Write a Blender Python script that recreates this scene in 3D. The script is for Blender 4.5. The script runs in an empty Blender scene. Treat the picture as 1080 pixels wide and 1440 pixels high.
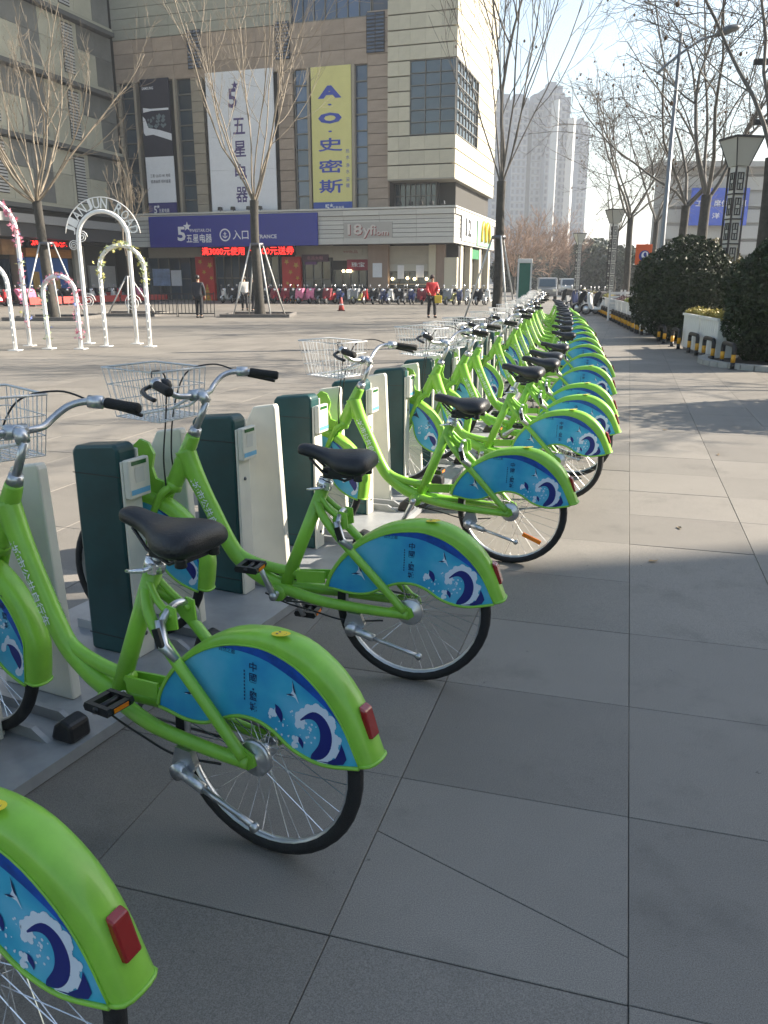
import bpy, math, random
from mathutils import Vector, Matrix
import numpy as np

# ------------------------------------------------------------------ camera, sky, sun, exposure
scene = bpy.context.scene
COL = scene.collection
CAM_H = 1.52
FPX, CX, CY = 1130.0, 540.0, 720.0          # photograph is 1080 x 1440
PITCH = math.atan((CY - 395.0) / FPX)
camd = bpy.data.cameras.new('camera')
cam = bpy.data.objects.new('camera', camd)
COL.objects.link(cam)
cam.location = (0, 0, CAM_H)
cam.rotation_euler = (math.pi / 2 - PITCH, 0, 0)
camd.sensor_fit = 'VERTICAL'
camd.sensor_height = 24.0
camd.lens = 24.0 * FPX / 1440.0
camd.clip_end = 5000
scene.camera = cam

SUN_AZ, SUN_EL = math.radians(78), math.radians(30)
S = Vector((math.sin(SUN_AZ) * math.cos(SUN_EL), math.cos(SUN_AZ) * math.cos(SUN_EL), math.sin(SUN_EL)))
world = bpy.data.worlds.new('World')
scene.world = world
world.use_nodes = True
wn = world.node_tree
sky = wn.nodes.new('ShaderNodeTexSky')
sky.sky_type = 'NISHITA'
sky.sun_disc = False
sky.sun_elevation = SUN_EL
sky.sun_rotation = SUN_AZ
sky.air_density = 1.3
sky.dust_density = 0.9
sky.ozone_density = 1.0
bg = wn.nodes['Background']
bg.inputs['Strength'].default_value = 0.066
wn.links.new(sky.outputs['Color'], bg.inputs['Color'])
sund = bpy.data.lights.new('sun', 'SUN')
sund.energy = 5.0
sund.angle = math.radians(0.5)
sund.color = (1.0, 0.90, 0.76)
sun = bpy.data.objects.new('sun', sund)
sun.rotation_euler = S.to_track_quat('Z', 'Y').to_euler()
sun.location = (30, 10, 40)
COL.objects.link(sun)
scene.view_settings.view_transform = 'Standard'
scene.view_settings.look = 'None'
scene.view_settings.exposure = 1.80
scene.view_settings.gamma = 1.0
scene.view_settings.use_curve_mapping = False
scene.cycles.max_bounces = 6
scene.cycles.transparent_max_bounces = 12
scene.cycles.volume_bounces = 0
scene.cycles.use_denoising = True

# ------------------------------------------------------------------ pixel helpers
_c, _s = math.cos(PITCH), math.sin(PITCH)
def ray(x, y):
    a = (x - CX) / FPX; b = (y - CY) / FPX
    return np.array([a, _c - b * _s, -_s - b * _c])
def at(x, y, z=0.0):
    d = ray(x, y); t = (z - CAM_H) / d[2]
    return np.array([0, 0, CAM_H]) + t * d
def atY(x, y, Y):
    d = ray(x, y); t = Y / d[1]
    return np.array([0, 0, CAM_H]) + t * d

# ------------------------------------------------------------------ materials
MATS = {}
def mat(name, col, rough=0.6, metal=0.0, var=0.0, scale=6.0, bump=0.0, bscale=80.0, spec=0.5, emit=None, estr=0.0, rnd=0.0, coat=0.0, col2=None, detail=5.0, alpha=None):
    if name in MATS:
        return MATS[name]
    m = bpy.data.materials.new(name)
    m.use_nodes = True
    nt = m.node_tree
    b = nt.nodes['Principled BSDF']
    b.inputs['Roughness'].default_value = rough
    b.inputs['Metallic'].default_value = metal
    b.inputs['Specular IOR Level'].default_value = spec
    b.inputs['Coat Weight'].default_value = coat
    c = (*col, 1.0)
    b.inputs['Base Color'].default_value = c
    if var > 0 or rnd > 0 or bump > 0:
        tc = nt.nodes.new('ShaderNodeTexCoord')
    src = None
    if var > 0:
        n = nt.nodes.new('ShaderNodeTexNoise')
        n.inputs['Scale'].default_value = scale
        n.inputs['Detail'].default_value = detail
        n.inputs['Roughness'].default_value = 0.65
        nt.links.new(tc.outputs['Object'], n.inputs['Vector'])
        r = nt.nodes.new('ShaderNodeValToRGB')
        lo = tuple(max(0, v * (1 - var)) for v in col)
        hi = tuple(min(1, v * (1 + var)) for v in col) if col2 is None else col2
        r.color_ramp.elements[0].position = 0.32
        r.color_ramp.elements[1].position = 0.68
        r.color_ramp.elements[0].color = (*lo, 1)
        r.color_ramp.elements[1].color = (*hi, 1)
        nt.links.new(n.outputs['Fac'], r.inputs['Fac'])
        src = r.outputs['Color']
    if rnd > 0:
        oi = nt.nodes.new('ShaderNodeObjectInfo')
        mr = nt.nodes.new('ShaderNodeMapRange')
        mr.inputs['To Min'].default_value = 1 - rnd
        mr.inputs['To Max'].default_value = 1 + rnd
        nt.links.new(oi.outputs['Random'], mr.inputs['Value'])
        mx = nt.nodes.new('ShaderNodeMix')
        mx.data_type = 'RGBA'; mx.blend_type = 'MULTIPLY'
        mx.inputs['Factor'].default_value = 1.0
        if src is not None:
            nt.links.new(src, mx.inputs['A'])
        else:
            mx.inputs['A'].default_value = c
        nt.links.new(mr.outputs['Result'], mx.inputs['B'])
        src = mx.outputs['Result']
    if src is not None:
        nt.links.new(src, b.inputs['Base Color'])
    if bump > 0:
        n2 = nt.nodes.new('ShaderNodeTexNoise')
        n2.inputs['Scale'].default_value = bscale
        n2.inputs['Detail'].default_value = 4
        nt.links.new(tc.outputs['Object'], n2.inputs['Vector'])
        bp = nt.nodes.new('ShaderNodeBump')
        bp.inputs['Strength'].default_value = bump
        bp.inputs['Distance'].default_value = 0.01
        nt.links.new(n2.outputs['Fac'], bp.inputs['Height'])
        nt.links.new(bp.outputs['Normal'], b.inputs['Normal'])
    if emit is not None:
        b.inputs['Emission Color'].default_value = (*emit, 1)
        b.inputs['Emission Strength'].default_value = estr
    MATS[name] = m
    return m

M_GREEN = mat('lime_paint', (0.225, 0.50, 0.045), 0.38, var=0.16, scale=5, spec=0.5, coat=0.25, bump=0.03, bscale=30)
M_SILVER = mat('brushed_alloy', (0.55, 0.56, 0.57), 0.32, 0.9, var=0.12, scale=20)
M_CHROME = mat('chrome_wire', (0.78, 0.78, 0.78), 0.22, 0.85)
M_WIRE = mat('white_wire', (0.72, 0.72, 0.72), 0.35, 0.3)
M_STEELDARK = mat('dark_steel', (0.12, 0.12, 0.13), 0.4, 0.7, var=0.2, scale=20)
M_RUBBER = mat('tyre_rubber', (0.012, 0.012, 0.013), 0.7, var=0.3, scale=15, bump=0.3, bscale=200)
M_BLACK = mat('black_plastic', (0.012, 0.012, 0.013), 0.42, var=0.2, scale=9, bump=0.1, bscale=150)
M_SADDLE = mat('saddle_vinyl', (0.010, 0.010, 0.011), 0.38, var=0.25, scale=8, bump=0.25, bscale=260)
M_RED = mat('red_reflector', (0.24, 0.010, 0.008), 0.18, coat=0.6)
M_ORANGE = mat('orange_reflector', (0.85, 0.22, 0.01), 0.2, coat=0.5)
M_YELLOWS = mat('yellow_sticker', (0.80, 0.62, 0.02), 0.4)
M_WHITEP = mat('white_print', (0.75, 0.78, 0.80), 0.45)
M_FOAM = mat('foam_print', (0.62, 0.70, 0.80), 0.45)
M_NAVY = mat('navy_print', (0.012, 0.02, 0.17), 0.4)
M_INK = mat('ink_print', (0.01, 0.02, 0.09), 0.4)
M_DOCKG = mat('dock_green', (0.006, 0.045, 0.047), 0.42, var=0.25, scale=4, bump=0.05, bscale=120)
M_CREAM = mat('dock_cream', (0.62, 0.60, 0.52), 0.45, var=0.08, scale=3)
M_PLATE = mat('base_plate_steel', (0.30, 0.31, 0.32), 0.45, 0.25, var=0.15, scale=5, bump=0.05)
M_GRIP = mat('grip_rubber', (0.015, 0.014, 0.013), 0.75, bump=0.6, bscale=320)

def panel_material():
    m = bpy.data.materials.new('fender_print')
    m.use_nodes = True
    nt = m.node_tree; b = nt.nodes['Principled BSDF']
    b.inputs['Roughness'].default_value = 0.38
    tc = nt.nodes.new('ShaderNodeTexCoord')
    n = nt.nodes.new('ShaderNodeTexNoise'); n.inputs['Scale'].default_value = 4.5; n.inputs['Detail'].default_value = 4
    nt.links.new(tc.outputs['Object'], n.inputs['Vector'])
    r = nt.nodes.new('ShaderNodeValToRGB')
    e = r.color_ramp.elements
    e[0].position = 0.30; e[0].color = (0.016, 0.22, 0.50, 1)
    e[1].position = 0.75; e[1].color = (0.20, 0.50, 0.72, 1)
    k = e.new(0.5); k.color = (0.045, 0.38, 0.58, 1)
    nt.links.new(n.outputs['Fac'], r.inputs['Fac'])
    nt.links.new(r.outputs['Color'], b.inputs['Base Color'])
    return m
M_PANEL = panel_material()
M_PANELTOP = mat('fender_print_edge', (0.008, 0.07, 0.36), 0.38, var=0.4, scale=14)

# ------------------------------------------------------------------ mesh builder
class MB:
    def __init__(s):
        s.v = []; s.f = []; s.m = []; s.sm = []
    def add(s, verts, faces, mi=0, smooth=False):
        o = len(s.v)
        s.v.extend([tuple(map(float, p)) for p in verts])
        for f in faces:
            s.f.append(tuple(i + o for i in f)); s.m.append(mi); s.sm.append(smooth)
        return s
    def box(s, x0, x1, y0, y1, z0, z1, mi=0):
        v = [(x0,y0,z0),(x1,y0,z0),(x1,y1,z0),(x0,y1,z0),(x0,y0,z1),(x1,y0,z1),(x1,y1,z1),(x0,y1,z1)]
        f = [(0,3,2,1),(4,5,6,7),(0,1,5,4),(1,2,6,5),(2,3,7,6),(3,0,4,7)]
        return s.add(v, f, mi)
    def tube(s, pts, r, n=8, mi=0, cap=True, flat=1.0, closed=False):
        """polyline tube; r number or list; flat squeezes the section's binormal"""
        P = [Vector(p) for p in pts]; k = len(P)
        R = r if isinstance(r, (list, tuple)) else [r] * k
        vs = []; fs = []
        up = None
        for i in range(k):
            if closed:
                t = P[(i + 1) % k] - P[i - 1]
            else:
                t = P[min(i + 1, k - 1)] - P[max(i - 1, 0)]
            if t.length < 1e-9: t = Vector((0, 0, 1))
            t.normalize()
            if up is None:
                up = Vector((0, 1, 0)) if abs(t.y) < 0.9 else Vector((1, 0, 0))
            a = up - t * up.dot(t)
            if a.length < 1e-6:
                a = t.orthogonal()
            a.normalize(); b = t.cross(a); up = a
            for j in range(n):
                an = 2 * math.pi * j / n
                vs.append(P[i] + a * (math.cos(an) * R[i] * flat) + b * (math.sin(an) * R[i]))
        rng = k if closed else k - 1
        for i in range(rng):
            for j in range(n):
                i2 = (i + 1) % k
                fs.append((i*n+j, i*n+(j+1)%n, i2*n+(j+1)%n, i2*n+j))
        if cap and not closed:
            fs.append(tuple(range(n-1, -1, -1))); fs.append(tuple((k-1)*n + j for j in range(n)))
        return s.add(vs, fs, mi, n > 4)
    def lathe(s, prof, n=16, M=None, mi=0, smooth=True):
        """profile (r,z) about local z"""
        vs = []; fs = []; k = len(prof)
        for (r, z) in prof:
            for j in range(n):
                a = 2 * math.pi * j / n
                p = Vector((r * math.cos(a), r * math.sin(a), z))
                vs.append(M @ p if M is not None else p)
        for i in range(k - 1):
            for j in range(n):
                fs.append((i*n+j, i*n+(j+1)%n, (i+1)*n+(j+1)%n, (i+1)*n+j))
        fs.append(tuple(range(n-1, -1, -1))); fs.append(tuple((k-1)*n + j for j in range(n)))
        return s.add(vs, fs, mi, smooth)
    def prism(s, poly, y0, y1, mi=0, axes='xz'):
        """extrude polygon given in (x,z) (axes='xz') between y0 and y1"""
        n = len(poly)
        if axes == 'xz':
            v = [(p[0], y0, p[1]) for p in poly] + [(p[0], y1, p[1]) for p in poly]
        elif axes == 'yz':
            v = [(y0, p[0], p[1]) for p in poly] + [(y1, p[0], p[1]) for p in poly]
        else:
            v = [(p[0], p[1], y0) for p in poly] + [(p[0], p[1], y1) for p in poly]
        f = [tuple(range(n)), tuple(range(2*n-1, n-1, -1))]
        for i in range(n):
            f.append((i, i + n, (i+1) % n + n, (i+1) % n))
        return s.add(v, f, mi)
    def mesh(s, name, mats):
        me = bpy.data.meshes.new(name)
        me.from_pydata(s.v, [], s.f)
        for m in (mats if isinstance(mats, (list, tuple)) else [mats]):
            me.materials.append(m)
        me.polygons.foreach_set('material_index', s.m)
        me.polygons.foreach_set('use_smooth', s.sm)
        me.update()
        return me
    def obj(s, name, mats, parent=None, loc=None, rot=None, fix=True):
        me = s.mesh(name, mats)
        if fix:
            import bmesh
            bm = bmesh.new(); bm.from_mesh(me)
            bmesh.ops.recalc_face_normals(bm, faces=bm.faces)
            bm.to_mesh(me); bm.free()
        return link(name, me, parent, loc, rot)

def link(name, me, parent=None, loc=None, rot=None, scale=None):
    o = bpy.data.objects.new(name, me)
    COL.objects.link(o)
    if parent is not None: o.parent = parent
    if loc is not None: o.location = loc
    if rot is not None: o.rotation_euler = rot
    if scale is not None: o.scale = scale
    return o
def empty(name, loc=(0, 0, 0), rot=(0, 0, 0)):
    o = link(name, None, None, loc, rot)
    o.empty_display_size = 0.1
    return o
def tag(o, label=None, cat=None, group=None, kind=None):
    if label: o['label'] = label
    if cat: o['category'] = cat
    if group: o['group'] = group
    if kind: o['kind'] = kind
    return o
def copy_tree(o, parent=None):
    c = o.copy(); COL.objects.link(c); c.parent = parent
    for ch in list(o.children):
        copy_tree(ch, c)
    return c
def bevel(o, w=0.01, seg=2):
    md = o.modifiers.new('bevel', 'BEVEL'); md.width = w; md.segments = seg; md.limit_method = 'ANGLE'
    md.angle_limit = math.radians(40)
    return o
def smooth_path(pts, sub=6):
    """Catmull-Rom through points (tuples of any length)"""
    P = [np.array(p, float) for p in pts]
    out = []
    for i in range(len(P) - 1):
        p0 = P[max(i-1, 0)]; p1 = P[i]; p2 = P[i+1]; p3 = P[min(i+2, len(P)-1)]
        for k in range(sub):
            t = k / sub
            out.append(0.5 * ((2*p1) + (-p0+p2)*t + (2*p0-5*p1+4*p2-p3)*t*t + (-p0+3*p1-3*p2+p3)*t**3))
    out.append(P[-1])
    return [tuple(p) for p in out]

_TX = {}
def text2d(s, bold=0.0):
    """2-D outline mesh of a string in the built-in font: verts, faces normalised to height about 1"""
    key = (s, bold)
    if key in _TX: return _TX[key]
    cu = bpy.data.curves.new('lettering', 'FONT')
    cu.body = s; cu.size = 1.0; cu.resolution_u = 2; cu.offset = bold
    o = bpy.data.objects.new('lettering', cu)
    COL.objects.link(o)
    bpy.context.view_layer.update()
    dg = bpy.context.evaluated_depsgraph_get()
    me = bpy.data.meshes.new_from_object(o.evaluated_get(dg))
    v = [tuple(p.co) for p in me.vertices]; f = [tuple(p.vertices) for p in me.polygons]
    bpy.data.objects.remove(o); bpy.data.meshes.remove(me); bpy.data.curves.remove(cu)
    if not v: v = [(0, 0, 0)]; f = []
    xs = [p[0] for p in v]; ys = [p[1] for p in v]
    bb = (min(xs), max(xs), min(ys), max(ys))
    _TX[key] = (v, f, bb)
    return _TX[key]
def put_text(mb, s, x0, x1, z0, z1, fn, mi=0, bold=0.0, keep=False):
    """fit the string's outline into the rectangle and map it with fn(u, v)"""
    v, f, bb = text2d(s, bold)
    w = max(bb[1]-bb[0], 1e-6); h = max(bb[3]-bb[2], 1e-6)
    sx = (x1-x0)/w; sz = (z1-z0)/h
    if keep:
        k = min(sx, sz); cx = (x0+x1)/2; cz = (z0+z1)/2
        x0 = cx-k*w/2; z0 = cz-k*h/2; sx = sz = k
    mb.add([fn(x0+(p[0]-bb[0])*sx, z0+(p[1]-bb[2])*sz) for p in v], f, mi)

# ================================================================== BICYCLE (prototype)
WR = 0.305; WB = 1.19
def resample(pts, n):
    P = [np.array(p, float) for p in smooth_path(pts, 8)]
    d = [0]
    for i in range(1, len(P)): d.append(d[-1] + float(np.linalg.norm(P[i]-P[i-1])))
    out = []
    for k in range(n):
        t = d[-1]*k/(n-1); j = 0
        while j < len(d)-2 and d[j+1] < t: j += 1
        f = (t-d[j])/max(d[j+1]-d[j], 1e-9)
        out.append(tuple(P[j]*(1-f)+P[j+1]*min(f, 1)))
    return out
ZS = -0.042
F_UP = [(0.350,0.405),(0.336,0.451),(0.286,0.533),(0.210,0.611),(0.112,0.674),(0.017,0.702),(-0.060,0.708),(-0.150,0.697),(-0.235,0.657),(-0.295,0.607),(-0.335,0.553),(-0.368,0.490),(-0.392,0.440)]
F_IN = [(0.322,0.407),(0.312,0.450),(0.270,0.518),(0.196,0.588),(0.100,0.637),(0.000,0.656),(-0.070,0.650),(-0.150,0.620),(-0.215,0.575),(-0.262,0.530),(-0.296,0.485),(-0.322,0.440),(-0.338,0.424)]
F_LO = [(0.322,0.402),(0.299,0.400),(0.231,0.392),(0.164,0.402),(0.097,0.438),(0.049,0.458),(-0.012,0.462),(-0.070,0.446),(-0.126,0.416),(-0.196,0.400),(-0.257,0.402),(-0.338,0.420)]
F_IN = [(a[0]+.28*(b[0]-a[0]), a[1]+.28*(b[1]-a[1])) for a, b in zip(F_IN, F_UP)]; F_IN[0] = (0.329, 0.405); F_IN[-1] = (-0.350, 0.428)
F_LO[0] = (0.329, 0.402); F_LO[-1] = (-0.350, 0.424)
def fshape(pts): return [(x, z+ZS) for x, z in pts]
# front fender in the same style about the front hub, covering the rear upper quarter
def arc(cx, cz, r, a0, a1, n): return [(cx+r*math.cos(math.radians(a0+(a1-a0)*i/(n-1))), cz+r*math.sin(math.radians(a0+(a1-a0)*i/(n-1)))) for i in range(n)]
G_UP = [(1.36,0.645)] + arc(WB, WR, 0.365, 52, 165, 9)[1:] + [(0.838,0.36),(0.842,0.31),(0.850,0.265)]
G_IN = arc(WB, WR, 0.325, 58, 160, 9) + [(0.885,0.37),(0.888,0.32),(0.893,0.275)]
G_LO = [(1.335,0.575),(1.22,0.575),(1.13,0.545),(1.085,0.47),(1.07,0.40),(1.04,0.34),(0.985,0.295),(0.93,0.272),(0.893,0.262)]

def fender_mesh(up, inn, lo, w, n=30):
    U = resample(up, n); I = resample(inn, n); L = resample(lo, n)
    mb = MB()
    secs = []
    for i in range(n):
        u = np.array(U[i]); q = np.array(I[i])
        ww = w
        pts = []
        for f, yy in ((0, 1), (0.40, 1), (0.72, 0.90), (0.92, 0.62), (1.0, 0.22)):
            p = q + (u-q)*f
            pts.append((p[0], yy*ww, p[1]))
        pts = pts + [(x, -y, z) for x, y, z in reversed(pts)]
        secs.append(pts)
    k = len(secs[0])
    vs = [p for s_ in secs for p in s_]
    fs = []
    for i in range(n-1):
        for j in range(k-1):
            fs.append((i*k+j, i*k+j+1, (i+1)*k+j+1, (i+1)*k+j))
    mb.add(vs, fs, 0, True)
    mb.add([tuple(Vector(p)*1.0 - Vector((0, 0.0, 0))) for p in secs[-1]], [tuple(range(k))], 0)
    for sd in (1, -1):
        mb.tube([(p[0], sd*(w+0.001), p[1]) for p in L], 0.0055, 6)
        mb.tube([(p[0], sd*(w+0.001), p[1]) for p in I], 0.0030, 5)
    # rolled rear edge
    e = secs[-1]
    mb.tube(e, 0.005, 6)
    return mb, I, L

_dk = [0]
def disc(mb, cx, cz, r, y, mi, n=10, sx=1.0):
    _dk[0] = (_dk[0]+1) % 60
    y = y+(1 if y > 0 else -1)*_dk[0]*0.000009
    mb.add([(cx+sx*r*math.cos(2*math.pi*i/n), y, cz+r*math.sin(2*math.pi*i/n)) for i in range(n)], [tuple(range(n))], mi)
def crescent(mb, cx, cz, r, a0, a1, thick, y, mi, n=16, off=0.0):
    o = []; i_ = []
    for k in range(n):
        a = math.radians(a0+(a1-a0)*k/(n-1)); f = math.sin(math.pi*k/(n-1))
        o.append((cx+r*math.cos(a), cz+r*math.sin(a)))
        rr = r-thick*f**0.8
        i_.append((cx+off*f+rr*math.cos(a), cz+rr*math.sin(a)))
    v = [(p[0], y, p[1]) for p in o]+[(p[0], y, p[1]) for p in i_]
    mb.add(v, [(k, k+1, n+k+1, n+k) for k in range(n-1)], mi)

def fender_panel(I, L, w, sd, front=False):
    """blue printed side panel with wave, gulls and characters; slots 0 print, 1 edge, 2 foam, 3 navy, 4 ink"""
    mb = MB(); n = len(I)
    y = sd*(w-0.0006)
    vs = [(p[0], y, p[1]) for p in I]+[(p[0], y, p[1]) for p in L]
    mb.add(vs, [(k, k+1, n+k+1, n+k) for k in range(n-1)], 0)
    vs = [(p[0], y-sd*0.0022, p[1]) for p in I]+[(p[0], y-sd*0.0022, p[1]) for p in L]
    mb.add(vs, [(k, k+1, n+k+1, n+k) for k in range(n-1)], 0)
    y1 = y+sd*0.0008; y2 = y+sd*0.0014; y3 = y+sd*0.0020
    rnd = random.Random(5)
    # darker band under the rim (printed)
    vs = []; a = int(n*0.34); b = n-2
    for k in range(a, b):
        p = np.array(I[k]); q = np.array(L[k]); f = math.sin(math.pi*(k-a)/(b-a-1))
        r_ = p+(q-p)*0.16*f
        vs += [(p[0], y1, p[1]), (r_[0], y1, r_[1])]
    mb.add(vs, [(2*k, 2*k+2, 2*k+3, 2*k+1) for k in range(b-a-1)], 1)
    if not front:
        OUT = [(-.158,.506),(-.180,.527),(-.205,.540),(-.232,.534),(-.252,.514),(-.262,.487),(-.260,.457),(-.248,.431),(-.225,.411),(-.195,.404)]
        INN = [(-.160,.503),(-.182,.514),(-.201,.516),(-.215,.507),(-.223,.490),(-.224,.469),(-.218,.449),(-.207,.432),(-.197,.418),(-.194,.406)]
        OUT = resample([(x, z+ZS) for x, z in OUT], 26); INN = resample([(x, z+ZS) for x, z in INN], 26)
        for t in range(58):      # foam outside the curl
            k = rnd.uniform(0, 23); i0 = int(k); p0 = np.array(OUT[i0]); p1 = np.array(OUT[i0+1]); d = p1-p0; d = d/np.linalg.norm(d)
            nrm = np.array((d[1], -d[0])); off = rnd.uniform(0.0, 0.014)*(0.5+0.5*math.sin(math.pi*min(1, k/20)))
            c = p0+(p1-p0)*(k-i0)-nrm*off*-1.0 if False else p0+nrm*(-off if nrm[1] < 0 and k < 8 else off)
            disc(mb, c[0], c[1], 0.006+0.010*rnd.random(), y1, 2, 10)
        for t in range(16): disc(mb, -0.157+rnd.gauss(0, .007), 0.458+rnd.gauss(0, .010), 0.004+0.006*rnd.random(), y1, 2, 8)
        for t in range(9): disc(mb, -0.20+rnd.gauss(0, .008), 0.43+rnd.gauss(0, .016), 0.002+0.003*rnd.random(), y1, 2, 7)
        mb.add([(p[0], y2, p[1]) for p in OUT]+[(p[0], y2, p[1]) for p in INN], [(k, k+1, 27+k, 26+k) for k in range(25)], 3)
        # second swell in the corner
        mb.add([(x, y2, z+ZS) for x, z in ((-.215,.405),(-.25,.412),(-.275,.430),(-.287,.455),(-.292,.475),(-.303,.455),(-.310,.437),(-.300,.420),(-.27,.409))], [tuple(range(9))], 3)
        for t in range(12): disc(mb, -0.272-0.014*rnd.random(), 0.388+0.06*rnd.random(), 0.004+0.007*rnd.random(), y1, 2, 8)
        # small curls
        for (sx, sz, r) in ((-0.070, 0.455, 0.030), (-0.150, 0.395, 0.020)):
            for t in range(12): disc(mb, sx+0.012+r*(0.9*rnd.random()-0.7), sz+r*(1.6*rnd.random()-0.7), 0.003+0.006*rnd.random(), y1, 2, 7)
            o = []; i_ = []
            for k in range(10):
                a = math.radians(95+120*k/9); f = math.sin(math.pi*k/9)
                o.append((sx+r*math.cos(a), sz+r*math.sin(a))); i_.append((sx+0.3*r*f+(r-0.5*r*f)*math.cos(a), sz+r*(1-0.3*f)*math.sin(a)))
            mb.add([(p[0], y2, p[1]) for p in o]+[(p[0], y2, p[1]) for p in i_], [(k, k+1, 11+k, 10+k) for k in range(9)], 3)
        for t in range(30): disc(mb, -0.07-0.13*rnd.random(), 0.40+0.09*rnd.random(), 0.0015+0.0025*rnd.random(), y1, 2, 6)
        # gulls
        for (gx, gz, k) in ((-0.135, 0.530, 0.85), (0.205, 0.44, 1.1)):
            mb.add([(gx+k*p[0], y2, gz+k*p[1]) for p in ((0.005,0.036),(-0.003,0.012),(-0.011,-0.004),(-0.022,-0.028),(-0.008,-0.012),(0.010,-0.008),(0.026,-0.012),(0.010,-0.002),(0.003,0.010))], [tuple(range(9))], 2)
            mb.add([(gx+k*p[0], y3, gz+k*p[1]) for p in ((0.004,0.044),(-0.005,0.018),(-0.010,0.0),(-0.003,0.006),(0.002,0.02))], [tuple(range(5))], 4)
            mb.add([(gx+k*p[0], y3, gz+k*p[1]) for p in ((0.030,-0.008),(0.010,-0.002),(-0.004,-0.004),(0.010,-0.009))], [tuple(range(4))], 4)
        # characters, one under another
        zz = 0.583
        sg = -1 if sd > 0 else 1
        for ch in ('中', '國', '·', '鹽', '城'):
            h = 0.012 if ch == '·' else 0.026
            u0 = 0.002
            if ch == '·': put_text(mb, ch, -0.003, 0.003, zz-0.015, zz-0.009, lambda u, v: (u0+sg*u, y2, v), 4)
            else: put_text(mb, ch, -0.012, 0.012, zz-h, zz, lambda u, v: (u0+sg*u, y2, v), 4, 0.01)
            zz -= h+0.006
        put_text(mb, '自然之都', -0.026, 0.026, 0.590, 0.604, lambda u, v: (0.085+sg*u, y2, v), 4)
        for j in range(9): mb.add([(0.032+0.0*j, y2, 0.555-0.010*j), (0.028, y2, 0.555-0.010*j), (0.028, y2, 0.549-0.010*j), (0.032, y2, 0.549-0.010*j)], [(0,1,2,3)], 4)
    else:
        wx, wz = 0.945, 0.345
        for t in range(26):
            an = math.radians(-60+220*t/25); rr = 0.050*(1.0+0.12*rnd.random())
            disc(mb, wx-rr*math.cos(an)*0.8, wz+rr*math.sin(an), 0.006+0.008*rnd.random(), y1, 2, 8)
        o = []; i_ = []
        for k in range(14):
            a = math.radians(66+160*k/13); f = math.sin(math.pi*min(1, 0.06+0.94*k/13))**0.75
            o.append((wx+0.045*math.cos(a), wz+0.045*math.sin(a))); i_.append((wx+0.016*f+(0.045-0.030*f)*math.cos(a), wz+(0.045-0.012*f)*math.sin(a)))
        mb.add([(p[0], y2, p[1]) for p in o]+[(p[0], y2, p[1]) for p in i_], [(k, k+1, 15+k, 14+k) for k in range(13)], 3)
        for t in range(22): disc(mb, 0.95+0.09*rnd.random(), 0.40+0.07*rnd.random(), 0.002+0.005*rnd.random(), y1, 2, 6)
        zz = 0.555; sg = -1 if sd > 0 else 1
        for ch in ('中', '國', '鹽', '城'):
            cxx = 0.975 - (0.555-zz)*0.25
            put_text(mb, ch, -0.011, 0.011, zz-0.022, zz, lambda u, v: (cxx+sg*u, y2, v), 4, 0.01)
            zz -= 0.030
        mb.add([(1.06+1.2*p[0], y2, 0.535+1.2*p[1]) for p in ((0.004,0.030),(-0.012,-0.004),(-0.022,-0.020),(0.010,-0.006),(0.030,-0.010),(0.004,0.012))], [tuple(range(6))], 4)
    return mb
PANEL_MATS = [M_PANEL, M_PANELTOP, M_FOAM, M_NAVY, M_INK]

def wheel_parts(cx, cz, parent, name, drum=True):
    rim = MB()
    n = 40
    def ring(prof, mi=0):
        k = len(prof); vs = []; fs = []
        for i in range(n):
            a = 2*math.pi*i/n
            for r, y in prof: vs.append((r*math.cos(a), y, r*math.sin(a)))
        for i in range(n):
            for j in range(k):
                fs.append((i*k+j, i*k+(j+1) % k, ((i+1) % n)*k+(j+1) % k, ((i+1) % n)*k+j))
        return vs, fs
    v, f = ring([(0.268, 0.012), (0.275, 0.014), (0.281, 0.014), (0.281, -0.014), (0.275, -0.014), (0.268, -0.012), (0.262, -0.006), (0.262, 0.006)])
    rim.add(v, f, 0, True)
    Mx = Matrix.Rotation(math.radians(-90), 4, 'X')
    rim.lathe([(0.012, -0.062), (0.012, -0.03), (0.027, -0.028), (0.027, -0.024), (0.018, -0.018), (0.018, 0.018), (0.027, 0.024), (0.027, 0.028), (0.012, 0.03), (0.012, 0.062)], 14, Mx)
    if drum:
        rim.lathe([(0.044, 0.030), (0.052, 0.034), (0.052, 0.046), (0.046, 0.050), (0.020, 0.051), (0.018, 0.056), (0.010, 0.057)], 22, Matrix.Rotation(math.radians(-90), 4, 'X'))
    w = rim.obj(name, [M_SILVER], parent, (cx, 0, cz))
    ty = MB()
    v, f = ring([(0.280+0.0255*(1+0) - 0.0255 + 0.0215 + 0.0215*math.cos(t), 0.0215*math.sin(t)) for t in [2*math.pi*i/12 for i in range(12)]])
    k = 0.305/(0.280+0.0215*2)
    ty.add([(x*k, y, z*k) for x, y, z in v], f, 0, True)
    ty.obj('tyre', [M_RUBBER], w)
    sp = MB()
    for i in range(36):
        a = 2*math.pi*i/36; sd = 1 if i % 2 else -1
        b = a+math.radians(58)*(1 if (i//2) % 2 else -1)
        sp.tube([(0.026*math.cos(b), sd*0.026, 0.026*math.sin(b)), (0.266*math.cos(a), sd*0.004, 0.266*math.sin(a))], 0.0012, 3, cap=False)
    s_ = sp.obj('spokes', [M_CHROME], w, fix=False); s_['kind'] = 'stuff'
    return w

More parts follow.
